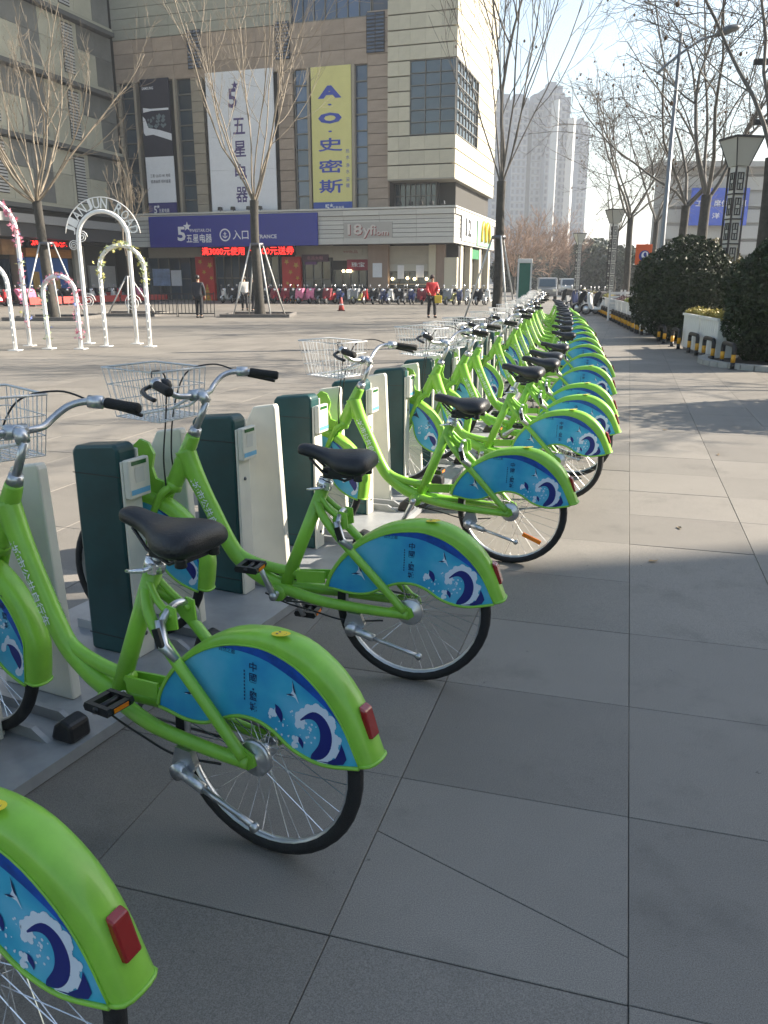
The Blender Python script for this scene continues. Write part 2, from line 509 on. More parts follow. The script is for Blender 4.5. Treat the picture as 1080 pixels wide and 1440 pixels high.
def squash(mb):
    mb.v = [(x*0.905 if x < 0 else x, y, z) for x, y, z in mb.v]
    return mb
def make_bike():
    B = empty('hire_bicycle')
    # ---- frame: one long tube from head to rear drop-outs, seat tube, upper link, stays
    fr = MB()
    path = smooth_path([(0.952,0.845),(0.905,0.735),(0.835,0.600),(0.775,0.487),(0.725,0.420),(0.650,0.366),(0.585,0.335),(0.520,0.318)], 6)
    rr = [0.034+0.010*max(0, 1-i/10.0) for i in range(len(path))]
    fr.tube([(x, 0, z) for x, z in path], rr, 14, flat=0.86)
    # head lug: broad gusset into the head tube
    hd = Vector((0.910, 0, 0.910)); cr = Vector((1.005, 0, 0.700))
    ax = (cr-hd).normalized()
    fr.tube([hd, hd+ax*0.012, hd+ax*0.10, cr-ax*0.012, cr], [0.026, 0.028, 0.033, 0.034, 0.032], 14)
    fr.tube([(0.978,0,0.775),(0.945,0,0.800),(0.915,0,0.745)], [0.036,0.052,0.040], 12, flat=0.62)
    # upper link tube
    lk = smooth_path([(0.762,0.470),(0.700,0.425),(0.620,0.402),(0.540,0.392),(0.470,0.390)], 5)
    fr.tube([(x, 0, z) for x, z in lk], 0.021, 10)
    # seat tube
    fr.tube([(0.535,0,0.305),(0.455,0,0.520),(0.362,0,0.765)], [0.027,0.026,0.0265], 12)
    fr.lathe([(0.034,-0.045),(0.036,-0.04),(0.036,0.04),(0.034,0.045)], 14, Matrix.Translation((0.545,0,0.305)) @ Matrix.Rotation(math.radians(-90), 4, 'X'))
    # chain stays (thick, left and right) and seat stays
    for sd in (1, -1):
        ch = smooth_path([(0.545,sd*0.012,0.322),(0.44,sd*0.040,0.312),(0.32,sd*0.062,0.305),(0.15,sd*0.068,0.302),(0.0,sd*0.068,0.303)], 5)
        fr.tube(ch, [0.024-0.006*i/(len(ch)-1) for i in range(len(ch))], 10)
        st = smooth_path([(0.392,sd*0.012,0.690),(0.345,sd*0.050,0.640),(0.28,sd*0.066,0.575),(0.14,sd*0.070,0.440),(0.015,sd*0.070,0.315)], 5)
        fr.tube(st, [0.0165]*len(st), 10)
        fr.prism([(-0.022,0.300),(-0.012,0.328),(0.030,0.345),(0.075,0.322),(0.07,0.285),(0.0,0.283)], sd*0.066-0.005, sd*0.066+0.005)
        up = smooth_path([(0.378,sd*0.014,0.722),(0.33,sd*0.03,0.672),(0.275,sd*0.034,0.640)], 3)
        fr.tube(up, 0.010, 8)
    fr.prism([(0.255,0.610),(0.262,0.668),(0.290,0.672),(0.318,0.640),(0.312,0.608),(0.290,0.598)], -0.040, -0.034)
    fr.prism([(0.255,0.610),(0.262,0.668),(0.290,0.672),(0.318,0.640),(0.312,0.608),(0.290,0.598)], 0.034, 0.040)
    # hook plate that docks in the post
    fr.prism([(0.985,0.735),(1.035,0.700),(1.085,0.715),(1.10,0.76),(1.088,0.815),(1.112,0.860),(1.150,0.872),(1.182,0.842),(1.185,0.760),(1.165,0.690),(1.12,0.640),(1.05,0.630),(1.0,0.665)], -0.008, 0.008)
    frame = fr.obj('frame', [M_GREEN], B)
    # lettering on the down tube
    A = np.array((0.917, 0.757)); Bp = np.array((0.778, 0.492)); dr = (Bp-A)/np.linalg.norm(Bp-A); pe = np.array((-dr[1]*-1, 0))
    pe = np.array((dr[1], -dr[0]))     # up of the characters, towards the rear
    ln = float(np.linalg.norm(Bp-A))
    for sd in (1, -1):
        tx = MB()
        def fn(u, v, sd=sd):
            if sd < 0: u = ln-u; v = -v
            p = A+dr*u+pe*v
            return (p[0], sd*(math.sqrt(max(0.0345**2-(v*0.86)**2, 1e-6))*0.885+0.0012), p[1])
        put_text(tx, '盐城市公共自行车', 0.0, ln, -0.016, 0.016, fn, 0, 0.012)
        tx.obj('lettering', [M_WHITEP], frame, fix=False)
    # ---- fork
    fk = MB()
    fk.tube([cr+Vector((0.0,0,0.012)), cr+Vector((0.012,0,-0.020))], [0.036,0.040], 12)
    for sd in (1, -1):
        p = smooth_path([(1.012,sd*0.026,0.690),(1.045,sd*0.048,0.655),(1.09,sd*0.052,0.545),(1.145,sd*0.052,0.400),(1.19,sd*0.052,0.305)], 4)
        fk.tube(p, [0.017-0.006*i/(len(p)-1) for i in range(len(p))], 10)
    fk.obj('fork', [M_GREEN], B)
    # ---- wheels
    rw = wheel_parts(0, WR, B, 'rear_wheel')
    fw = wheel_parts(WB, WR, B, 'front_wheel')
    # ---- fenders
    mb, I, L = fender_mesh(fshape(F_UP), fshape(F_IN), fshape(F_LO), 0.043)
    rf = squash(mb).obj('rear_fender', [M_GREEN], B)
    for sd in (1, -1): squash(fender_panel(I, L, 0.043, sd)).obj('side_panel', PANEL_MATS, rf, fix=False)
    rl = MB(); rl.prism([(-0.333,0.508),(-0.318,0.517),(-0.337,0.500),(-0.356,0.420),(-0.366,0.418),(-0.352,0.500)], -0.026, 0.026)
    rl = MB()
    rl.prism([(-0.326,0.532),(-0.346,0.525),(-0.374,0.456),(-0.352,0.450)], -0.019, 0.019)
    bevel(squash(rl).obj('rear_reflector', [M_RED], rf), 0.004)
    sk = MB(); 
    for k in range(1): sk.add([(-0.075+0.030*math.cos(t), 0.020+0.018*math.sin(t), 0.6715-0.004*math.cos(t)) for t in [2*math.pi*i/16 for i in range(16)]], [tuple(range(16))], 0)
    for (dx, dy) in ((0.008,0.007),(0.008,-0.006)): sk.add([(-0.075+dx+0.004*math.cos(t), 0.020+dy+0.003*math.sin(t), 0.6722) for t in [2*math.pi*i/8 for i in range(8)]], [tuple(range(8))], 1)
    sk.add([(-0.088, 0.012, 0.6735), (-0.094, 0.020, 0.6738), (-0.088, 0.028, 0.6735), (-0.091, 0.020, 0.6737)], [(0,1,2,3)], 1)
    squash(sk).obj('sticker', [M_YELLOWS, M_INK], rf, fix=False)
    mb, I, L = fender_mesh(G_UP, G_IN, G_LO, 0.040)
    ff = mb.obj('front_fender', [M_GREEN], B)
    for sd in (1, -1): fender_panel(I, L, 0.040, sd, True).obj('side_panel', PANEL_MATS, ff, fix=False)
    # ---- saddle
    sd_ = MB()
    secs = [(0.470,0.018,0.905,0.880),(0.462,0.030,0.912,0.872),(0.430,0.036,0.915,0.868),(0.380,0.042,0.906,0.856),(0.335,0.062,0.900,0.842),(0.295,0.092,0.902,0.826),(0.250,0.108,0.908,0.820),(0.210,0.110,0.908,0.822),(0.185,0.098,0.900,0.832),(0.172,0.070,0.885,0.845),(0.168,0.040,0.872,0.855)]
    secs = resample(secs, 22)
    k = 14; vs = []; fs = []
    for (x, w, zt, zb) in secs:
        zc = (zt+zb)/2
        for j in range(k):
            a = 2*math.pi*j/k; cy = math.cos(a); sz = math.sin(a)
            yy = w*(abs(cy)**0.75)*(1 if cy >= 0 else -1)
            zz = (zt-0.012*(cy*cy)*(w/0.11) - (zt-zc)*(1-abs(sz)**0.7)) if sz >= 0 else zc-(zc-zb)*(abs(sz)**0.35)
            vs.append((x, yy, zz))
    for i in range(len(secs)-1):
        for j in range(k): fs.append((i*k+j, i*k+(j+1) % k, (i+1)*k+(j+1) % k, (i+1)*k+j))
    fs.append(tuple(range(k))); fs.append(tuple((len(secs)-1)*k+j for j in range(k-1, -1, -1)))
    sd_.add(vs, fs, 0, True)
    so = sd_.obj('saddle', [M_SADDLE], B)
    md = so.modifiers.new('subdiv', 'SUBSURF'); md.levels = 1; md.render_levels = 1
    us = MB()
    us.box(0.215, 0.335, -0.05, 0.05, 0.805, 0.835)
    for sd in (1, -1):
        us.tube([(0.42,sd*0.02,0.865),(0.36,sd*0.03,0.815),(0.27,sd*0.045,0.795),(0.20,sd*0.06,0.83)], 0.006, 6)
        us.lathe([(0.015,0.803),(0.017,0.808),(0.015,0.815),(0.017,0.822),(0.015,0.83)], 10, Matrix.Translation((0.212,sd*0.065,0)))
    us.box(0.305, 0.365, -0.022, 0.022, 0.79, 0.83)
    bevel(us.obj('undercarriage', [M_BLACK], so), 0.006)
    pt = MB()
    pt.tube([(0.392,0,0.688),(0.330,0,0.845)], 0.0150, 12)
    spo = pt.obj('seat_post', [M_SILVER], B)
    cl = MB()
    cl.tube([(0.368,0,0.750),(0.356,0,0.782)], [0.031,0.030], 12)
    cl.tube([(0.352,-0.045,0.763),(0.352,0.055,0.763)], 0.007, 8)
    cl.box(0.330, 0.352, 0.030, 0.042, 0.750, 0.778)
    cl.tube([(0.352,0.052,0.763),(0.39,0.060,0.755),(0.415,0.056,0.750)], [0.008,0.006,0.005], 6)
    cl.obj('seat_clamp', [M_CHROME], B)
    # ---- handlebar group (turned a little)
    ST = math.radians(-13)
    st0 = Vector((0.868, 0, 1.0))
    def turn(p):
        v = Vector(p)-st0
        return st0+Matrix.Rotation(ST, 3, 'Z') @ v
    stem = MB()
    stem.tube([hd+ax*-0.0, hd-ax*0.030], [0.026, 0.022], 12)
    stem.tube([hd-ax*0.028, hd-ax*0.145], 0.0135, 12)
    stem.tube([turn((0.848,0,1.042)), turn((0.862,0,1.062)), turn((0.895,0,1.066))], [0.020,0.022,0.019], 10)
    stem.tube([turn((0.895,-0.032,1.066)), turn((0.895,0.032,1.066))], 0.022, 12)
    stm = stem.obj('stem', [M_SILVER], B)
    hb = MB()
    half = [(0.895,0,1.066),(0.897,0.055,1.066),(0.908,0.095,1.070),(0.918,0.130,1.090),(0.915,0.175,1.120),(0.898,0.215,1.134),(0.865,0.250,1.136),(0.812,0.285,1.132),(0.750,0.312,1.126)]
    pts = [(x, -y, z) for x, y, z in reversed(half[1:])]+half
    pts = smooth_path(pts, 4)
    hb.tube([turn(p) for p in pts], 0.0112, 10)
    hbo = hb.obj('handlebar', [M_SILVER], B)
    for sd in (1, -1):
        g = MB()
        a = Vector((0.842, sd*0.267, 1.134)); b = Vector((0.738, sd*0.317, 1.124))
        gp = [a+(b-a)*t for t in (0, 0.06, 0.5, 0.94, 1.0)]
        g.tube([turn(p) for p in gp], [0.0165, 0.0175, 0.0168, 0.0180, 0.014], 12)
        g.obj('grip', [M_GRIP], hbo)
        lv = MB()
        lv.tube([turn((0.885, sd*0.232, 1.136)), turn((0.850, sd*0.260, 1.135))], 0.021, 8)
        lv.obj('brake_clamp', [M_SILVER], hbo)
        bl = MB()
        q = smooth_path([(0.890,sd*0.247,1.125),(0.880,sd*0.298,1.115),(0.832,sd*0.332,1.104),(0.778,sd*0.348,1.096)], 4)
        bl.tube([turn(p) for p in q], [0.007]*len(q), 6, flat=1.4)
        bl.obj('brake_lever', [M_BLACK], hbo)
    bell = MB()
    bell.lathe([(0.024,0.0),(0.026,0.008),(0.022,0.022),(0.012,0.030),(0.002,0.032)], 14, Matrix.Translation(turn((0.915,0.150,1.108))))
    bell.obj('bell', [M_BLACK], hbo)
    for sd in (1, -1):
        cb = MB()
        q = smooth_path([turn((0.895,sd*0.235,1.14)), turn((0.955,sd*0.17,1.165)), turn((1.0,sd*0.06,1.135)), Vector((1.01,sd*0.03,1.0)), Vector((1.03,sd*0.03,0.82)), Vector((1.02,sd*0.04,0.70))], 6)
        cb.tube(q, 0.0032, 6)
        cb.obj('brake_cable', [M_BLACK], B)
    cb = MB()
    q = smooth_path([(0.60,0.03,0.295),(0.50,0.045,0.270),(0.38,0.065,0.262),(0.25,0.07,0.245),(0.10,0.06,0.262)], 5)
    cb.tube(q, 0.0035, 6)
    cb.obj('gear_cable', [M_BLACK], B)
    # ---- basket of wire
    bk = MB()
    def bpt(x, y, z): return turn((x, y, z))
    def rect(z, x0, x1, w0, r):
        P = [(x0,-w0,z),(x1,-w0*1.0,z),(x1,w0,z),(x0,w0,z),(x0,-w0,z)]
        bk.tube([bpt(*p) for p in P], r, 5)
    zt, zb_ = 1.155, 0.965
    def lv(t):   # 0 bottom, 1 top
        return (0.975-0.003*t, 1.200+0.045*t, 0.125+0.018*t, zb_+(zt-zb_)*t)
    for t, r in ((0, 0.0028), (0.33, 0.0020), (0.66, 0.0020), (1.0, 0.0042)):
        x0, x1, w, z = lv(t); rect(z, x0, x1, w, r)
    for k in range(10):
        f = k/9
        a0 = lv(0); a1 = lv(1)
        for sd in (1, -1):
            bk.tube([bpt(a0[0]+(a0[1]-a0[0])*f, sd*a0[2], a0[3]), bpt(a1[0]+(a1[1]-a1[0])*f, sd*a1[2], a1[3])], 0.0019, 4)
        yy0 = -a0[2]+2*a0[2]*f; yy1 = -a1[2]+2*a1[2]*f
        bk.tube([bpt(a0[0], yy0, a0[3]), bpt(a1[0], yy1, a1[3])], 0.0019, 4)
        bk.tube([bpt(a0[1], yy0, a0[3]), bpt(a1[1], yy1, a1[3])], 0.0019, 4)
        bk.tube([bpt(a0[0], yy0, a0[3]), bpt(a0[1], yy0, a0[3])], 0.0019, 4)
        bk.tube([bpt(a0[0]+(a0[1]-a0[0])*f, -a0[2], a0[3]), bpt(a0[0]+(a0[1]-a0[0])*f, a0[2], a0[3])], 0.0019, 4)
    for sd in (1, -1):
        bk.tube([bpt(0.905, sd*0.035, 1.055), bpt(0.98, sd*0.05, 1.01), bpt(1.18, sd*0.05, 0.962)], 0.006, 6)
    bk.obj('basket', [M_WIRE], B)
    # ---- crank set, pedals
    cs = MB()
    My = Matrix.Rotation(math.radians(-90), 4, 'X')
    cs.lathe([(0.012,-0.085),(0.012,0.085)], 10, My)
    for sd, an in ((1, 0.0), (-1, math.pi)):
        d = Vector((math.cos(an), 0, math.sin(an)))
        cs.tube([Vector((0,sd*0.072,0))-d*0.010, Vector((0,sd*0.074,0)), d*0.09+Vector((0,sd*0.080,0)), d*0.155+Vector((0,sd*0.084,0))], [0.013,0.016,0.0125,0.012], 8, flat=0.7)
        cs.lathe([(0.017,sd*0.082-0.004),(0.017,sd*0.082+0.004)], 12, My)
    n = 32
    vs = []
    for i in range(n):
        a = 2*math.pi*i/n; r = 0.073 if i % 2 else 0.067
        vs.append((r*math.cos(a), -0.052, r*math.sin(a)))
    cs.add(vs+[(x*0.72, y, z*0.72) for x, y, z in vs], [(i, (i+1) % n, n+(i+1) % n, n+i) for i in range(n)], 1)
    cro = cs.obj('crank', [M_SILVER, M_STEELDARK], B, (0.545, 0, 0.305))
    for sd, an in ((1, 0.0), (-1, math.pi)):
        pd = MB()
        for s2 in (-1, 1):
            pd.prism([(-0.042,-0.012),(0.042,-0.012),(0.048,0),(0.042,0.012),(-0.042,0.012),(-0.048,0)], s2*0.040-0.007, s2*0.040+0.007)
            pd.box(s2*0.036-0.009, s2*0.036+0.009, -0.036, 0.036, -0.010, 0.010)
            pd.box(s2*0.046-0.0015, s2*0.046+0.0015, -0.026, 0.026, -0.006, 0.006, 1)
        pd.tube([(0,-0.055,0),(0,0.05,0)], 0.010, 8)
        po = pd.obj('pedal', [M_BLACK, M_ORANGE], cro, (0.155*math.cos(an), sd*0.142, 0.155*math.sin(an)))
        po.rotation_euler = (0, 0, 0)
    cg = MB()
    cg.prism([(0.575,0.345),(0.545,0.375),(0.45,0.388),(0.345,0.400),(0.345,0.360),(0.44,0.352),(0.50,0.340)], -0.052, -0.044)
    cg.prism([(0.475,0.405),(0.350,0.415),(0.350,0.368),(0.465,0.358)], 0.020, 0.028)
    cg.obj('chain_guard', [M_GREEN], B)
    chn = MB()
    chn.tube([(0.545,-0.052,0.375),(0.02,-0.046,0.338)], 0.0045, 5); chn.tube([(0.545,-0.052,0.235),(0.02,-0.046,0.272)], 0.0045, 5)
    chn.obj('chain', [M_STEELDARK], B)
    # ---- kickstand folded back
    ks = MB()
    ks.prism([(0.185,0.285),(0.235,0.285),(0.248,0.235),(0.235,0.200),(0.190,0.205),(0.165,0.245)], 0.068, 0.088)
    ks.lathe([(0.024,0.0),(0.024,0.030)], 14, Matrix.Translation((0.215,0.080,0.222)) @ My)
    ks.tube([(0.20,0.098,0.222),(0.12,0.108,0.205)], [0.017,0.015], 10)
    ks.tube([(0.13,0.108,0.207),(0.0,0.118,0.180),(-0.055,0.122,0.168)], [0.0085,0.008,0.0085], 8)
    ks.lathe([(0.012,-0.006),(0.013,0.0),(0.012,0.012)], 10, Matrix.Translation((-0.060,0.122,0.167)) @ My)
    ks.obj('kickstand', [M_SILVER], B)
    # ---- ring lock round the fender
    lc = MB()
    q = []
    for i in range(15):
        a = math.radians(-15+210*i/14)
        q.append((0.285-0.0*math.sin(a), 0.0+0.072*math.cos(a), 0.592+0.085*math.sin(a)*0.85))
    lc.tube([(x+0.10*(z-0.6), y, z) for x, y, z in q], 0.011, 8)
    lc.tube([(0.292,0.066,0.640),(0.268,0.082,0.575),(0.225,0.080,0.545)], [0.014,0.017,0.010], 8)
    lco = lc.obj('ring_lock', [M_SILVER], B)
    kp = MB(); kp.prism([(0.292,0.622),(0.272,0.630),(0.255,0.580),(0.275,0.572)], 0.088, 0.098)
    kp.obj('lock_keypad', [M_BLACK], lco)
    return B

def join_tree(root, name):
    """one mesh of a thing and all its parts (for copies too far off to show parts)"""
    V = []; Fc = []; MI = []; SM = []; mats = []
    bpy.context.view_layer.update()
    inv = root.matrix_world.inverted()
    def walk(o):
        if o.type == 'MESH':
            me = o.data; Mx = inv @ o.matrix_world; off = len(V)
            V.extend([tuple(Mx @ v.co) for v in me.vertices])
            idx = []
            for m in me.materials:
                if m not in mats: mats.append(m)
                idx.append(mats.index(m))
            for p in me.polygons:
                Fc.append(tuple(i+off for i in p.vertices)); MI.append(idx[p.material_index]); SM.append(p.use_smooth)
        for c in o.children: walk(c)
    walk(root)
    me = bpy.data.meshes.new(name); me.from_pydata(V, [], Fc)
    for m in mats: me.materials.append(m)
    me.polygons.foreach_set('material_index', MI); me.polygons.foreach_set('use_smooth', SM); me.update()
    return me

# ---- docking post prototype: origin at ground under the docked front wheel, x towards the plaza, y towards the near side
def make_dock():
    D = empty('docking_post')
    p = MB(); p.prism([(-0.03,0.045),(0.205,0.045),(0.205,0.885),(0.185,0.905),(-0.010,0.925),(-0.03,0.905)], 0.105, 0.205)
    bevel(p.obj('pillar', [M_DOCKG], D), 0.012, 2)
    c = MB(); c.box(-0.045, -0.0315, 0.108, 0.202, 0.046, 0.86)
    bevel(c.obj('face_plate', [M_CREAM], D), 0.004)
    c2 = MB(); c2.box(-0.028, 0.200, 0.088, 0.1035, 0.046, 0.895)
    bevel(c2.obj('inner_plate', [M_CREAM], D), 0.004)
    lb = MB(); lb.box(-0.075, -0.047, 0.085, 0.203, 0.715, 0.868)
    lh = lb.obj('reader_head', [M_CREAM], D); bevel(lh, 0.006)
    st = MB()
    st.add([(-0.0768,0.092,0.73),(-0.0768,0.196,0.73),(-0.0768,0.196,0.75),(-0.0768,0.092,0.75)], [(0,1,2,3)], 0)
    st.add([(-0.0768,0.12,0.775),(-0.0768,0.17,0.775),(-0.0768,0.17,0.835),(-0.0768,0.12,0.835)], [(0,1,2,3)], 1)
    st.obj('label_plate', [mat('label_blue', (0.12,0.35,0.55), 0.4), mat('label_grey', (0.50,0.50,0.46), 0.5)], lh, fix=False)
    for zz in (0.14, 0.62):
        bt = MB(); bt.lathe([(0.009, 0.0), (0.009, 0.004), (0.005, 0.006)], 8, Matrix.Translation((-0.0455, 0.155, zz)) @ Matrix.Rotation(math.radians(-90), 4, 'Y'))
        bt.obj('bolt', [M_STEELDARK], D)
    cr_ = MB(); cr_.box(-0.0778, -0.0755, 0.105, 0.185, 0.845, 0.860); cr_.obj('status_light', [mat('status_lens', (0.02, 0.10, 0.03), 0.2)], lh)
    sm = MB(); sm.box(-0.0315, 0.2065, 0.2052, 0.2064, 0.118, 0.122); sm.box(-0.0315, 0.2065, 0.2052, 0.2064, 0.798, 0.801); sm.obj('panel_seam', [M_BLACK], D)['kind'] = 'stuff'
    sl = MB(); sl.prism([(-0.060,0.045),(0.290,0.045),(0.17,0.80),(0.110,0.905),(-0.012,0.925),(-0.020,0.905)], -0.225, -0.180)
    bevel(sl.obj('side_shield', [M_CREAM], D), 0.008)
    wb = MB(); wb.prism([(0.02,0.30),(0.19,0.30),(0.13,0.80),(0.02,0.80)], -0.15, 0.085) if False else wb.box(0.16, 0.198, -0.10, 0.087, 0.60, 0.86)
    lkb = wb.obj('lock_box', [M_CREAM], D)
    sl2 = MB(); sl2.box(0.150, 0.159, -0.055, 0.055, 0.70, 0.80)
    sl2.obj('lock_slot', [M_BLACK], lkb)
    ch = MB()
    for sd in (1, -1): ch.prism([(-0.20,0.045),(0.42,0.045),(0.42,0.085),(-0.13,0.085)], sd*0.060-0.010, sd*0.060+0.010)
    ch.obj('wheel_channel', [M_PLATE], D)
    ws = MB(); ws.prism([(-0.285,0.045),(-0.185,0.045),(-0.205,0.10),(-0.235,0.125),(-0.28,0.11)], -0.045, 0.045)
    bevel(ws.obj('wheel_stop', [M_BLACK], D), 0.012)
    return D

# ---- the row: a gentle arc of docks
DP = 0.752
docks = []
def build_row():
    x, y = -1.05+0.13*0.40, 3.08+0.13*0.92
    xs = []
    # start at dock 1 and walk outwards
    TB = [(-3,25.5),(0,25),(1,23),(2.5,20),(3.7,17.2),(5.5,14.5),(8,13.2),(13,12.0),(18,11.2),(24,10.2),(40,9)]
    def phi(s): return math.radians(float(np.interp(s, [t[0] for t in TB], [t[1] for t in TB])))
    pos = {1: (x, y, phi(0))}
    px, py = x, y
    for n in range(2, 37):
        p = phi((n-1.5)*DP); px += math.sin(p)*DP; py += math.cos(p)*DP
        pos[n] = (px, py, phi((n-1)*DP))
    px, py = x, y
    for n in range(0, -4, -1):
        p = phi((n-0.5)*DP); px -= math.sin(p)*DP; py -= math.cos(p)*DP
        pos[n] = (px, py, phi((n-1)*DP))
    return pos
ROW = build_row()
if __name__ == '__main__' or True:
    dock0 = make_dock()
    tag(dock0, 'dark green and cream docking post for hire bicycles', 'docking post', 'docking posts along the bicycle row')
    dmesh = join_tree(dock0, 'docking_post')
    first = True
    for n in sorted(ROW):
        X, Y, p = ROW[n]
        rz = math.pi-p
        if Y > 16:
            d = link('docking_post', dmesh)
            for k in ('label', 'category', 'group'): d[k] = dock0[k]
        elif first: d = dock0; first = False
        else: d = copy_tree(dock0)
        d.location = (X+math.cos(p)*0.055, Y-math.sin(p)*0.055, 0); d.rotation_euler = (0, 0, rz)
    # base plates, one per four docks
    bp = 0
    for n in range(-3, 36, 4):
        mb = MB()
        top = []; bot = []
        for k in range(5):
            m = min(n+k, 36)
            X, Y, p = ROW[m]
            # shift half a pitch back along the row
            X -= math.sin(p)*DP*0.5; Y -= math.cos(p)*DP*0.5
            hx, hy = -math.cos(p), math.sin(p)
            g = 0.006 if k == 0 else (-0.006 if k == 4 else 0)
            X += math.sin(p)*g; Y += math.cos(p)*g
            top.append((X-hx*0.36, Y-hy*0.36)); bot.append((X+hx*0.55, Y+hy*0.55))
        poly = top+bot[::-1]
        mb.prism(poly, 0.003, 0.045, axes='xy')
        o = mb.obj('dock_base_plate', [M_PLATE])
        tag(o, 'pale grey steel base plate under the docking posts', 'base plate', 'steel plates under the docking posts')
    # bicycles
    bike0 = make_bike()
    GB = 'hire bicycles docked along the row'
    LB = 'lime green hire bicycle with blue wave print fenders docked in the row'
    tag(bike0, LB, 'bicycle', GB)
    bmesh_far = join_tree(bike0, 'hire_bicycle')
    # measured near bicycles: rear contact point and heading
    near = {-1: ((-0.735, 1.215), 24, 0.4, 200), 0: ((-0.334, 1.902), 28, 1.0, 146), 1: ((0.10, 2.885), 15.5, 0.0, 65), 3: ((0.691, 4.259), 20, 0.0, 294)}
    empties = {2, 4, 8, 10, 12, 14, 16, 18, 21, 23, 25, 27, 29, 32, 34}
    rnd = random.Random(11)
    LAB = {3: 'lime green hire bicycle with an orange reflector in its rear spokes',
           1: 'lime green hire bicycle with its left pedal raised towards the down tube, between two empty docks and a docked neighbour'}
    LAB[1] = 'lime green hire bicycle with its left pedal raised, beside an empty dock'
    LAB[0] = 'lime green hire bicycle with its left crank turned back towards the rear wheel'
    usedproto = False
    for n in sorted(ROW):
        if n < -1 or n in empties or n > 35: continue
        X, Y, p = ROW[n]
        if n in near:
            P, a, lean, crk = near[n]; a = math.radians(a)
        else:
            a = p+math.radians(rnd.uniform(-4, 4)); crk = rnd.uniform(0, 360); lean = rnd.uniform(-1.5, 1.5)
            k = WB+rnd.uniform(-0.03, 0.03)
            P = (X+math.cos(a)*k, Y-math.sin(a)*k)
        if Y > 15:
            b = link('hire_bicycle', bmesh_far)
            tag(b, LB, 'bicycle', GB)
        else:
            if usedproto: b = copy_tree(bike0)
            else: b = bike0; usedproto = True
            b['label'] = LAB.get(n, LB)
            sv_ = rnd.uniform(-14, 16)
            dh = rnd.choice((-.03, -.012, 0, .01, .025, .04)) if n not in near else 0.0
            for c in b.children:
                if n not in near and c.name.startswith(('handlebar', 'basket', 'stem')):
                    c.matrix_basis = Matrix.Translation((0.868, 0, 1.0)) @ Matrix.Rotation(math.radians(sv_), 4, 'Z') @ Matrix.Translation((-0.868, 0, -1.0))
                if c.name.startswith(('saddle', 'seat_post')):
                    c.location = (-.355*dh, 0, .935*dh)
                if c.name.startswith('crank'):
                    c.rotation_euler = (0, -math.radians(crk), 0)
                    for pd in c.children: pd.rotation_euler = (0, math.radians(crk), 0)
                if c.name.startswith('rear_wheel'):
                    c.rotation_euler = (0, rnd.uniform(0, 6.28), 0)
                    if n in (3, 9, 13):
                        c.rotation_euler = (0, 0.4, 0)
                        rf_ = MB()
                        rf_.box(-0.055, 0.055, -0.004, 0.010, -0.012, 0.012)
                        an = -1.15
                        o = rf_.obj('spoke_reflector', [M_ORANGE], c, (0.19*math.cos(-1.9), 0.010, 0.19*math.sin(-1.9)))
                        o.rotation_euler = (0, -0.75, 0)
                        bevel(o, 0.004)
        b.location = (P[0], P[1], 0.001)
        b.rotation_euler = (math.radians(lean), -math.radians(1.9), math.pi-a)
    print('ROW', [(n, tuple(round(v, 2) for v in ROW[n])) for n in (1, 2, 3, 5, 7, 12, 20, 35)])

